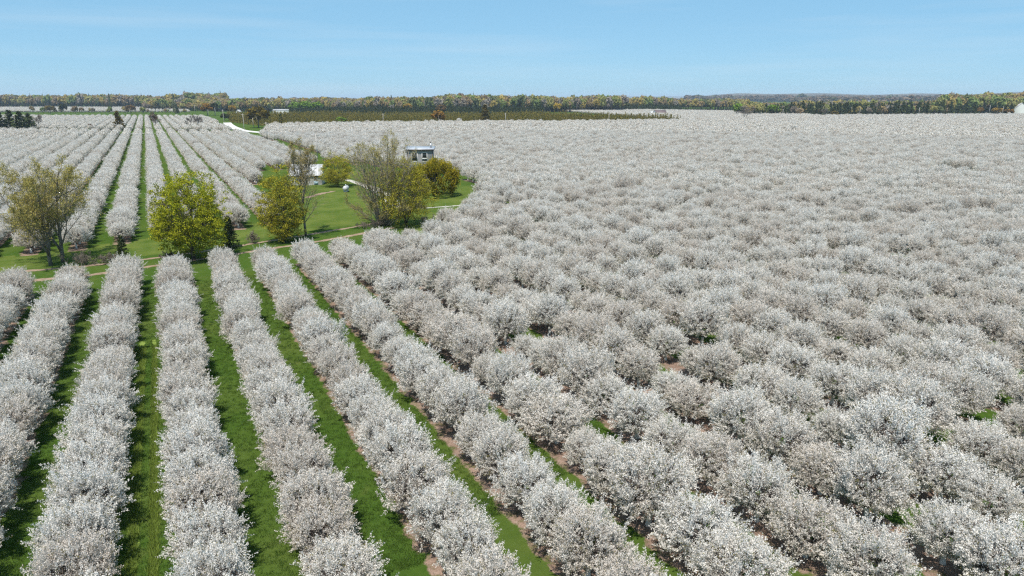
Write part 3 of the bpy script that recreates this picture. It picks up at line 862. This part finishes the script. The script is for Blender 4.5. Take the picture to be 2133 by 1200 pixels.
link('flue_base', fl.mesh('flue_base', M['fascia']), roof)
link('flue', MB().tube([(TW - .6, .6, TH + .35), (TW - .6, .6, TH + 1.25)], .2, 10).mesh('flue', M['galv']), roof)
link('flue_cap', MB().tube([(TW - .6, .6, TH + 1.25), (TW - .6, .6, TH + 1.5), (TW - .6, .6, TH + 1.52), (TW - .6, .6, TH + 1.8)], [.07, .07, .22, .04], 8).mesh('flue_cap', M['fascia']), roof)
window(tower, 1.25, 6.65, 1.2, 2.2, -TD - .02, 6.25)
window(tower, -1.4, 6.65, 1.3, 2.2, -TD - .02, None)
# white shed
sx_, sy_ = P(636, 386)
shed = thing('shed', 'small white shed with white sheet roof half hidden by a bare tree', 'shed', (sx_ + 1.2, sy_ + 2.6, 0), -YAW + R(7))
A, B_, H1, H2 = 3.9, 2.7, 2.7, 5.0
sw = MB().add([(-A, -B_, 0), (A, -B_, 0), (A, B_, 0), (-A, B_, 0), (-A, -B_, H1), (A, -B_, H1), (A, B_, H1), (-A, B_, H1), (-A, 0, H2), (A, 0, H2)], [(0, 1, 5, 4), (1, 2, 6, 5), (2, 3, 7, 6), (3, 0, 4, 7)], [(5, 6, 9), (4, 8, 7)])
link('wall', sw.mesh('wall', M['shed_wall']), shed)
for s_ in (-1, 1):
    e = .35; y0, z0 = s_ * (B_ + e), H1 - e * (H2 - H1) / B_
    v = [(-A - e, y0, z0 + .05), (A + e, y0, z0 + .05), (A + e, 0, H2 + .05), (-A - e, 0, H2 + .05)]
    link('roof_slope', MB().add(v + [(x, y, z + .08) for x, y, z in v], [(0, 1, 2, 3), (4, 5, 6, 7), (0, 1, 5, 4), (1, 2, 6, 5), (2, 3, 7, 6), (3, 0, 4, 7)]).mesh('roof_slope', M['white_roof']), shed)
for i in range(9):
    xx = -A + i * A / 4
    link('roof_seam', MB().add([(xx - .03, -B_ - .35, H1 - .17), (xx + .03, -B_ - .35, H1 - .17), (xx + .03, 0, H2 + .17), (xx - .03, 0, H2 + .17)], [(0, 1, 2, 3)]).mesh('roof_seam', M['galv']), shed)
link('fascia_board', MB().box(-A - .3, A + .3, -B_ - .3, -B_ - .24, H1 - .45, H1 - .18).mesh('fascia_board', M['fascia']), shed)
window(shed, 2.4, 1.75, .7, .9, -B_ - .02, None)
link('panel', MB().box(2.0, 3.0, -B_ - .12, -B_ - .02, .15, .95).mesh('panel', M['blue']), shed)
dr = link('door', MB().box(-.6, .4, -B_ - .05, -B_ - .01, 0, 2.05).mesh('door', M['white_wall']), shed)
link('handle', MB().box(.24, .3, -B_ - .1, -B_ - .05, .95, 1.05).mesh('handle', M['fascia']), dr)
# gas tank
tx, ty = P(721, 400)
tank = thing('gas_tank', 'white round-ended gas tank on the lawn before the olive tree', 'tank', (tx, ty, 0), -YAW)
yy = np.array([-1.25, -1.2, -1.05, -.8, .8, 1.05, 1.2, 1.25]); rr_ = np.array([.06, .32, .52, .60, .60, .52, .32, .06])
link('vessel', MB().tube(np.stack([np.zeros(8), yy, np.full(8, .95)], 1), rr_, 16).mesh('vessel', M['tank'], smooth=True), tank)
for q in (-.7, .7): link('leg', MB().box(-.45, .45, q - .1, q + .1, 0, .45).mesh('leg', M['galv']), tank)
link('valve_cover', MB().tube([(0, 0, 1.6), (0, 0, 1.78), (0, 0, 1.82)], [.16, .16, .05], 10).mesh('valve_cover', M['galv']), tank)

# ------------------------------------------------------------------ utility poles
def pole(x, y, h, label, arm=True):
    t = thing('utility_pole', label, 'utility pole', (x, y, 0), -YAW + R(40), 'utility poles')
    link('post', MB().tube([(0, 0, -.1), (0, 0, h * .5), (0, 0, h)], [.20, .17, .13], 7).mesh('post', M['pole']), t)
    if arm:
        link('cross_arm', MB().box(-1.1, 1.1, .12, .24, h - .75, h - .6).mesh('cross_arm', M['pole']), t)
        for xx in (-.95, 0, .95):
            link('insulator', MB().tube([(xx, .18, h - .6), (xx, .18, h - .42), (xx, .18, h - .38)], [.05, .06, .03], 6).mesh('insulator', M['galv']), t)
for pxx, D, h, lab in ((652, 262, 9.0, 'grey utility pole rising behind the white shed'), (549, 378, 9.4, 'utility pole on the verge between cherry block and road'),
                       (502, 500, 11, 'tall utility pole at the road bend'), (461, 640, 11.5, 'utility pole at the upper end of the white road'),
                       (522, 540, 7.5, 'short pole in front of the big gold-topped tree'), (430, 860, 8, 'pole before the dark side of a golden tree by the road'), (445, 880, 10, 'pole between the two golden trees by the road'),
                       (796, 575, 9.5, 'lone pole before the cedar plantation, nearest the fan-shaped tree'), (1053, 590, 9.5, 'lone pole at the middle of the cedar plantation edge'),
                       (1270, 612, 8.6, 'lone pole near the narrow end of the cedar plantation'), (1634, 790, 9.5, 'pole at the orchard edge beside light green trees'),
                       (1795, 815, 11, 'pole at the orchard edge before pines'), (1919, 830, 10.5, 'pole before the row of tall dark spruces'), (2037, 880, 11, 'pole at the end of the dark spruce row'),
                       (2066, 900, 13, 'tallest pole beside the far road by the gabled house'), (2094, 870, 11.5, 'pole closest to the gabled house'), (403, 1000, 12, 'pole where the road tops the rise')):
    x, y = W(pxx, D)
    pole(x, y, h, lab)
# white rail at the far end of the block
fx0, fx1 = from2(-12, 484), from2(24, 484)
fence = thing('rail_fence', 'thin white rail fence across the far end of the grass lanes', 'fence', (fx0[0], fx0[1], 0), ROT2)
link('rail', MB().box(0, 36, -.04, .04, .85, 1.0).mesh('rail', M['white_wall']), fence)
fp = MB().box(-.06, .06, -.06, .06, 0, 1.05).mesh('post', M['white_wall'])
for i in range(10): link('post', fp, fence, (i * 4, 0, 0))

# ------------------------------------------------------------------ distant woods and plantation
def broad(seed, n, m, clumps=16, fl=.16):
    """unit tree, 1 high, 1 wide: clumped crown on a short trunk"""
    r = np.random.default_rng(seed)
    k = clumps
    z = r.uniform(-.5, 1, k); az = r.uniform(0, 6.283, k); h = np.sqrt(np.clip(1 - z ** 2, 0, 1))
    cc = np.stack([h * np.cos(az) * .36, h * np.sin(az) * .36, .62 + z * .27], 1)
    w = r.integers(0, k, n)
    u = unit(r.normal(size=(n, 3)))
    c = cc[w] + u * r.uniform(.10, .17, (n, 1))
    v, q = facets(c, np.cross(u, r.normal(size=(n, 3))), fl * r.uniform(.7, 1.3, n), fl * .8 * r.uniform(.7, 1.3, n), r, u + np.array([0, 0, .3]), .5)
    crown = mesh('crown', v, [q], [m], tone=np.clip(.45 + .35 * u[:, 2] + r.normal(0, .2, n), 0, 1))  # tone rises from each clump's underside to its top, plus random
    tb = MB().tube([(0, 0, -.02), (0, 0, .3), (0, 0, .6)], [.03, .022, .012], 5)
    for a in (0.4, 2.3, 4.4): tb.tube([(0, 0, .3), (.16 * math.cos(a), .16 * math.sin(a), .5), (.28 * math.cos(a), .28 * math.sin(a), .72)], [.016, .011, .005], 4, False)
    return tb.mesh('trunk', M['bark_grey']), crown
def bare(seed, m, n=1):
    br = grow(seed, [((0, 0, 0), (0, 0, 1), 8, .2), ((0, 0, 1), (.35, .1, 1), 6.5, .13), ((0, 0, 1), (-.35, -.1, 1), 6.5, .13)], (9, 5, 3), (.48, .5, .55), (38, 38, 40), (.02, .05, .05), .09)
    a, b = woody(seed, br, 1, 1, M['bark_grey'], m, n, .05, .03, .03, kmin=.0035)
    return a, b
BROAD = [fuse('wood_tree_shape', *broad(400 + i, 420, M['wood'], 18, .18)) for i in range(6)]
BROADF = [fuse('ridge_tree_shape', *broad(420 + i, 70, M['wood_far'], 8, .34)) for i in range(3)]
CONE = [fuse('wood_conifer_shape', *spruce(440 + i, 1, .42, 13, 5, 5, .11)) for i in range(4)]
CEDAR = [fuse('plantation_shape', *spruce(460 + i, 1, .46, 9, 5, 4, .15, M['plantation'], .02)) for i in range(4)]
def band(poly, spacing, seed):
    r = np.random.default_rng(seed)
    poly = np.array(poly)
    a, b = poly.min(0), poly.max(0)
    X, Y = np.meshgrid(np.arange(a[0], b[0], spacing), np.arange(a[1], b[1], spacing))
    X = X.ravel() + r.uniform(-.45, .45, X.size) * spacing; Y = Y.ravel() + r.uniform(-.45, .45, Y.size) * spacing
    k = inside(poly, X, Y)
    return X[k], Y[k]
def wood(name, label, bands, shapes, seed, cat='wood'):
    """bands: (polygon, spacing, h_lo, h_hi, width/height, first shape, last shape)"""
    r = np.random.default_rng(seed)
    PP, VV, SS = [], [], []
    for i, (poly, sp, h0, h1, wr, i0, i1) in enumerate(bands):
        X, Y = band(poly, sp, seed * 10 + i)
        n = len(X)
        lat = X * RT[0] + Y * RT[1]
        h = r.uniform(h0, h1, n) * np.clip(r.normal(1, .07, n), .8, 1.25) * (1 + .07 * np.sin(lat / 47 + seed) + .05 * np.sin(lat / 19.0) + .05 * np.sin(lat / 110 + 1)); w = h * wr * r.uniform(.75, 1.25, n)
        PP.append(np.stack([X, Y, np.zeros(n)], 1)); VV.append(r.integers(i0, i1, n)); SS.append(np.stack([w, w, h], 1))
    PP = np.concatenate(PP)
    o = scatter(name, PP, np.concatenate(VV), r.uniform(0, 6.283, len(PP)), np.concatenate(SS), shapes)
    return tag(o, label, cat, None, 'stuff')
SH = BROAD + CONE
nb_ = len(BROAD)
def q4(p0, p1, d0, d1, e0=None, e1=None): return [W(p0, d0), W(p1, e0 or d0), W(p1, e1 or d1), W(p0, d1)]
wood('spring_wood', 'budding brown and gold wood along the horizon', [
    (q4(-220, 470, 1500, 1760), 9.5, 20, 26, .62, 0, nb_), (q4(-220, 470, 1500, 1760), 60, 25, 29, .3, nb_, nb_ + 4),
    (q4(440, 800, 1130, 1420), 9, 15, 19.5, .66, 0, nb_),
    (q4(750, 1300, 1090, 1330), 9, 17, 23, .62, 0, nb_), (q4(750, 1300, 1150, 1330), 70, 22, 26, .3, nb_, nb_ + 4),
    (q4(1270, 1560, 1260, 1420), 9, 17, 20.5, .66, 0, nb_),
    (q4(1540, 1990, 1000, 1180), 10, 12, 16, .66, 0, nb_), (q4(1540, 1980, 846, 960), 17, 8, 14.5, .8, 0, nb_),
    (q4(1960, 2330, 960, 1300), 10, 17, 24.5, .66, 0, nb_),
    (q4(300, 470, 1180, 1500), 11, 11, 18, .75, 0, nb_), (q4(60, 400, 1010, 1060), 22, 5, 10, .8, 0, nb_)], SH, 3)
wood('conifer_belt', 'dark conifers massed behind the cedar plantation and at the orchard edge', [
    (q4(600, 1130, 900, 980), 5.5, 7, 11, .9, 0, 4), (q4(1100, 1420, 1195, 1240), 6, 9, 12.5, .9, 0, 4),
    (q4(1560, 1960, 850, 960), 8.5, 8, 16.5, 1.15, 0, 4)], CONE, 5)
wood('cedar_plantation', 'long olive brown band of young cedars beyond the orchard', [
    ([W(476, 640), W(520, 575), W(560, 560), W(900, 600), W(1240, 622), W(1425, 655), W(1400, 690), W(1100, 800), W(820, 850), W(468, 850)], 3.9, 3.6, 7.2, .75, 0, 4)], CEDAR, 7)
wood('ridge_wood', 'hazy brown wooded ridge on the far horizon', [
    (q4(1430, 2350, 3300, 5200), 42, 22, 30, 1.6, 0, 3), (q4(1650, 2350, 2400, 2700), 34, 18, 24, 1.4, 0, 3), (q4(-300, 1300, 2300, 2700), 38, 14, 19, 1.5, 0, 3)], BROADF, 9)
# the land under the ridge, and the bluff across the water
M['far_land'] = plain('far land', (.07, .058, .045), (.10, .085, .06), .004, coords='Object')
M['water'] = plain('lake water', (.03, .07, .12), (.035, .08, .13), .001, .25)
def ridge(name, p0, p1, D, depth, h, seed, m):
    r = np.random.default_rng(seed)
    n, k = 90, 7
    a = np.array(W(p0, D)); b = np.array(W(p1, D)); dv = FW * depth
    prof = np.array([0, .35, .75, 1, .85, .4, 0])
    s = np.linspace(0, 1, n)
    f = .78 + sum(r.uniform(.03, .09) * np.sin(s * r.uniform(4, 34) + r.uniform(0, 6)) for _ in range(7))
    f *= np.clip(s * 7, 0, 1) ** .7 * np.clip((1 - s) * 9 + .1, 0, 1)
    v = np.zeros((n, k, 3))
    for j in range(k):
        q = a + (b - a) * s[:, None] + dv * (j / (k - 1))
        v[:, j, :2] = q; v[:, j, 2] = prof[j] * f * h - .5
    i = (np.arange(n - 1)[:, None] * k + np.arange(k - 1)[None]).ravel()
    return tag(link(name, mesh(name, v.reshape(-1, 3), [np.stack([i, i + k, i + k + 1, i + 1], 1)], [m], smooth=True)), kind='structure')
ridge('hill', 1440, 2700, 4800, 1600, 66, 2, M['far_land'])
ridge('hill', 1230, 1700, 17000, 2500, 66, 4, M['far_land'])
wa, wb, wc, wd_ = W(900, 6000), W(1650, 6000), W(1900, 16900), W(800, 16900)
tag(link('water', mesh('water', [(*wa, .4), (*wb, .4), (*wc, .4), (*wd_, .4)], [np.array([[0, 1, 2, 3]])], [M['water']])), kind='structure')

# ---- trees that stand out singly far away
def tint(name, c, k=.3):
    return leaf_mat(name, [(0, tuple(x * .45 for x in c)), (.5, c), (1, tuple(min(1, x * 1.5) for x in c))], [(0, (1, 1, 1)), (1, (1, 1, 1))], .2, k)
TC = {'gold': tint('gold leaf', (.27, .17, .025)), 'olive': tint('olive far', (.13, .10, .022)), 'orange': tint('orange leaf', (.21, .115, .022)), 'lime': tint('lime leaf', (.13, .21, .025)),
      'dark': tint('dark leaf', (.035, .042, .014)), 'yellow': tint('yellow leaf', (.33, .23, .03)), 'grey': tint('grey twig', (.16, .14, .12)), 'rust': tint('rust twig', (.13, .085, .06)), 'brown': tint('brown leaf', (.13, .085, .035)), 'pale': tint('pale twig', (.24, .21, .19))}
def far_tree(name, lab, pxx, D, h, w, kind, col, cat='tree', seed=0):
    x, y = W(pxx, D)
    if kind == 'b': parts = broad(600 + seed, 700, TC[col], 22, .12)
    elif kind == 's': parts = spruce(600 + seed, 1, 1, 16, 7, 7, .12)
    elif kind == 'c': parts = spruce(600 + seed, 1, 1, 16, 7, 7, .13, TC[col])
    else: parts = bare(600 + seed, TC[col], 2)
    t = thing(name, lab, cat, (x, y, 0), seed * 1.3, None, (w, w, h))
    link('trunk', parts[0], t); link('crown', parts[1], t)
FT = [('golden_tree', 'golden tree with dark side at the roadside, before a pole', 428, 890, 15.0, 15, 'b', 'orange'), ('dark_tree', 'dark evergreen clump joined to the golden tree by the road', 444, 900, 15.5, 13, 'b', 'dark'),
      ('golden_tree', 'small bright golden tree above the white road', 481, 940, 12.5, 11, 'b', 'gold'), ('gold_topped_tree', 'big olive tree with golden top beside the road bend', 533, 530, 16.5, 17, 'b', 'olive'),
      ('green_tree', 'bright lime green tree, first of three above the plantation', 612, 1010, 15.5, 18, 'b', 'lime'), ('green_tree', 'bright lime green tree, middle one of three above the plantation', 635, 1020, 17, 20, 'b', 'lime'),
      ('green_tree', 'bright lime green tree, last of three above the plantation', 660, 1030, 16.5, 18, 'b', 'lime'), ('orange_tree', 'orange brown tree standing before the plantation edge', 912, 596, 11.5, 12.5, 'b', 'orange'),
      ('brown_tree', 'brownish tree just behind the orange one at the plantation', 918, 880, 13.5, 14, 'b', 'brown'), ('olive_tree', 'tall tapering olive tree before the plantation near a pole', 1010, 600, 16.0, 15, 'c', 'olive'),
      ('yellow_tree', 'round bright yellow tree at the back corner of the plantation', 1162, 1000, 14.5, 13.5, 'b', 'yellow'), ('bare_tree', 'lone pale bare tree rising from the far orchard', 1556, 690, 14.0, 13, 'n', 'pale'),
      ('larch_tree', 'tapering olive tree at the far end of the grass lanes', 238, 500, 12.6, 11, 'c', 'olive'), ('bare_tree', 'rusty bare tree at the far end of the grass lanes', 318, 505, 12.2, 11, 'n', 'rust'),
      ('bare_tree', 'grey bare tree beyond the lanes, first of two near the road', 392, 520, 9.0, 9, 'n', 'grey'), ('bare_tree', 'grey bare tree beyond the lanes, second of two near the road', 409, 540, 9.0, 9, 'n', 'grey'),
      ('bare_tree', 'grey bare tree beside the dark evergreens at picture edge', 68, 510, 10.5, 8, 'n', 'grey'), ('red_bush', 'low rust red bush in the hedgerow among far cherry rows', 178, 486, 4.5, 3.4, 'b', 'rust'),
      ('dark_bush', 'black green bush beside the white road', 463, 700, 7.0, 8, 'b', 'dark'), ('dark_bush', 'round black green bush above the white road', 472, 690, 6.2, 8, 'b', 'dark'),
      ('dark_tree', 'dark conical tree in the hedge before the far wood', 365, 1010, 13, 10, 's', 'dark'), ('green_bush', 'bright green shrub at the plantation edge', 708, 585, 6.5, 10, 'b', 'lime'),
      ('dark_tree', 'dark little spruce inside the plantation edge', 581, 600, 8.5, 8, 's', 'dark'), ('green_tree', 'light green tree beside pines at the orchard edge', 1537, 850, 15, 16, 'b', 'lime'),
      ('green_tree', 'second light green tree among pines at the orchard edge', 1612, 860, 13.5, 16, 'b', 'lime'), ('grey_tree', 'greyish leafless tree among pines at the orchard edge', 1722, 840, 10, 13, 'n', 'grey'),
      ('olive_bush', 'low olive bush before the pines at the orchard edge', 1742, 825, 7, 10, 'b', 'olive'), ('gold_tree', 'gold flecked tree on the skyline behind the dark spruce row', 2012, 1000, 23, 14, 'b', 'gold'),
      ('gold_bush', 'rounded gold bush by the far road, nearest the spruces', 2045, 930, 9.5, 11, 'b', 'orange'), ('gold_bush', 'rounded gold bush by the far road, before the house', 2083, 930, 9, 14, 'b', 'gold'),
      ('gold_bush', 'low gold bush touching the gabled house', 2108, 920, 8, 12, 'b', 'orange'), ('blossom_tree', 'pale tree standing among the golden wood', 816, 1060, 12, 8, 'b', 'pale'),
      ('gold_tree', 'golden tree in the wood above the plantation', 848, 1060, 13, 15, 'b', 'gold'), ('hedge_tree', 'golden brown tree in the far hedgerow', 100, 1000, 11, 14, 'b', 'olive'),
      ('hedge_tree', 'orange brown tree over the far hedgerow by white rows', 268, 1000, 12, 15, 'b', 'brown'), ('hedge_tree', 'green tree in the far hedgerow', 128, 1005, 13, 11, 'b', 'dark'),
      ('skyline_pine', 'dark pine sticking out of the wood on the skyline', 227, 1340, 29, 9, 's', 'dark'), ('skyline_pine', 'second dark pine sticking out of the skyline wood', 361, 1340, 29, 9, 's', 'dark'),
      ('skyline_pine', 'dark pine breaking the low skyline by the gap', 556, 1200, 22, 8, 's', 'dark'), ('skyline_pine', 'dark ragged pine on the skyline above golden trees', 815, 1140, 25, 9, 's', 'dark'),
      ('skyline_pine', 'dark pine on the skyline right of the lake view', 1250, 1300, 24, 9, 's', 'dark')]
FT[-1] = ('skyline_pine', 'dark pine on the skyline beside the view of blue hills', *FT[-1][2:])
for i, a in enumerate(FT): far_tree(*a, seed=i)
for i in range(4):
    far_tree('evergreen_tree', 'dark evergreen, %s of the clump standing in the far cherry rows' % ordn(i + 1), (-10, 12, 32, 50)[i], 470 + 8 * (i % 2), (12.6, 13.6, 13.2, 11.5)[i], 15, 's', 'dark', seed=60 + i)
for i in range(11):
    far_tree('spruce_tree', 'tall dark spruce, %s from the light side of the row behind the orchard' % ordn(i + 1), 1868 + i * 16.6, 850 + 6 * (i % 3), 16.5 + 1.6 * math.sin(i * 2.2), 13, 's', 'dark', seed=70 + i)

# ---- far buildings
def house(name, lab, pxx, D, w, d, h, rh, rz, wm, rm, z=0.0, doors=2):
    x, y = W(pxx, D)
    t = thing(name, lab, 'building', (x, y, z), -YAW + R(rz))
    m = MB().add([(-w, -d, 0), (w, -d, 0), (w, d, 0), (-w, d, 0), (-w, -d, h), (w, -d, h), (w, d, h), (-w, d, h), (-w, 0, h + rh), (w, 0, h + rh)], [(0, 1, 5, 4), (1, 2, 6, 5), (2, 3, 7, 6), (3, 0, 4, 7)], [(5, 6, 9), (4, 8, 7)])
    link('wall', m.mesh('wall', wm), t)
    for s_ in (-1, 1):
        v = [(-w - .4, s_ * (d + .4), h - .4 * rh / d + .1), (w + .4, s_ * (d + .4), h - .4 * rh / d + .1), (w + .4, 0, h + rh + .1), (-w - .4, 0, h + rh + .1)]
        link('roof_slope', MB().add(v + [(a, b, c + .15) for a, b, c in v], [(0, 1, 2, 3), (4, 5, 6, 7), (0, 1, 5, 4), (1, 2, 6, 5), (2, 3, 7, 6), (3, 0, 4, 7)]).mesh('roof_slope', rm), t)
    for i in range(doors):
        xx = -w + (i + .5) * 2 * w / doors
        wi = link('window', MB().box(xx - .7, xx + .7, -d - .06, -d - .01, 1.0, 2.3).mesh('window', M['white_wall']), t)
        link('pane', MB().box(xx - .58, xx + .58, -d - .09, -d - .062, 1.12, 2.18).mesh('pane', M['glass']), wi)
    return t
M['brown_roof'] = plain('brown purple roof', (.10, .07, .075), (.15, .11, .11), 1)
M['grey_roof'] = plain('grey roof', (.30, .30, .31), (.40, .40, .41), 1)
house('farm_building', 'long low white building behind the plantation by lime green trees', 586, 1000, 12, 5, 4.6, 1.4, 4, M['white_wall'], M['grey_roof'], doors=6)
house('house', 'tiny white gabled house among trees above the road', 494, 930, 2.4, 2.8, 4.0, 2.4, 78, M['white_wall'], M['grey_roof'])
house('barn', 'brown-roofed barn in the far white orchard strip', 1376, 900, 7, 5, 3.4, 3.2, 12, M['white_wall'], M['brown_roof'])
house('shed', 'small pale shed next to the brown-roofed barn', 1361, 905, 3, 3, 3.2, 1.6, 12, M['white_wall'], M['white_roof'], doors=1)
house('warehouse', 'white flat building showing above the pines', 1816, 1190, 11, 8, 15.5, 1.0, -10, M['white_wall'], M['white_roof'])
house('house', 'white gabled house at picture edge behind gold bushes', 2128, 960, 8, 6.5, 9, 6, 70, M['white_wall'], M['grey_roof'])
# far road by the gabled house
def far_road():
    v, q, e = ribbon('', [W(2020, 900), W(2060, 890), W(2110, 872), W(2300, 850)], 4.2, .02, None, step=10, rag=0, seed=2)
    v = v.reshape(-1, 5, 3)[:, [0, 4]].reshape(-1, 3)
    i = np.arange(len(v) // 2 - 1) * 2
    return mesh('road', v, [np.stack([i + 1, i, i + 2, i + 3], 1)[:, ::-1]], [M['concrete']])
tag(link('road', far_road()), kind='structure')

# ------------------------------------------------------------------ grass blades in the lanes in front
def tuft(seed, n, h, m):
    r = np.random.default_rng(seed)
    a = r.uniform(0, 6.283, n); p = np.stack([r.normal(0, .10, n), r.normal(0, .10, n), np.zeros(n)], 1)
    d = np.stack([np.cos(a) * .45, np.sin(a) * .45, np.ones(n)], 1) * (h * r.uniform(.6, 1.2, n))[:, None]
    s = np.stack([-np.sin(a), np.cos(a), np.zeros(n)], 1) * .011
    v = np.stack([p - s, p + s, p + d], 1).reshape(-1, 3)
    return mesh('tuft', v, [np.arange(n * 3).reshape(n, 3)], [m], tone=r.random(n))
M['blade'] = leaf_mat('lane grass', [(0, (.028, .06, .011)), (.6, (.05, .098, .017)), (1, (.09, .135, .028))], [(0, (1, 1, 1)), (1, (.8, .9, .8))], .8, .25)
M['blade_tall'] = leaf_mat('uncut blades', [(0, (.12, .17, .03)), (.6, (.19, .26, .05)), (1, (.28, .35, .09))], [(0, (1, 1, 1)), (1, (.85, .9, .85))], .8, .25)
TU = [tuft(i, 16, .085, M['blade']) for i in range(4)] + [tuft(9 + i, 16, .20, M['blade_tall']) for i in range(3)]
r = np.random.default_rng(77)
GX, GY, GV = [], [], []
for k in range(-4, 6):
    cx = LANE + k * S
    y0, y1 = 24 + abs(k) * 2.0, 92
    n = int((y1 - y0) * 2.9 * 16)
    x = cx + r.uniform(-1.45, 1.45, n); y = y0 + (y1 - y0) * r.random(n) ** 1.5
    keep = inside(near_field, x, y + 2)
    GX.append(x[keep]); GY.append(y[keep]); GV.append(r.integers(0, 4, keep.sum()))
for xx, hw in ((-.72, .22), (.27, .13)):
    n = 2600
    GX.append(LANE + xx + r.normal(0, hw * .45, n)); GY.append(22 + 46 * r.random(n) ** 1.4); GV.append(r.integers(4, 7, n))
gx, gy, gv = map(np.concatenate, (GX, GY, GV))
p3 = np.stack([gx, gy, np.full(len(gx), .012)], 1)
sc = np.repeat(r.uniform(.7, 1.3, (len(gx), 1)), 3, 1)
tag(scatter('grass', p3, gv, r.uniform(0, 6.283, len(gx)), sc, TU), 'mown green grass in the lanes between cherry rows', 'grass', None, 'stuff')

# ------------------------------------------------------------------ the air
hm, hn, hl = mat('air')
hv = hn.new('ShaderNodeVolumePrincipled')
hv.inputs['Color'].default_value = (.66, .82, 1.0, 1)
hv.inputs['Density'].default_value = 8e-5
ho = hn.new('ShaderNodeOutputMaterial')
hl.new(hv.outputs[0], ho.inputs['Volume'])
tag(link('haze', MB().box(-25000, 25000, -25000, 25000, -1.5, 72).mesh('haze', hm)), kind='stuff')
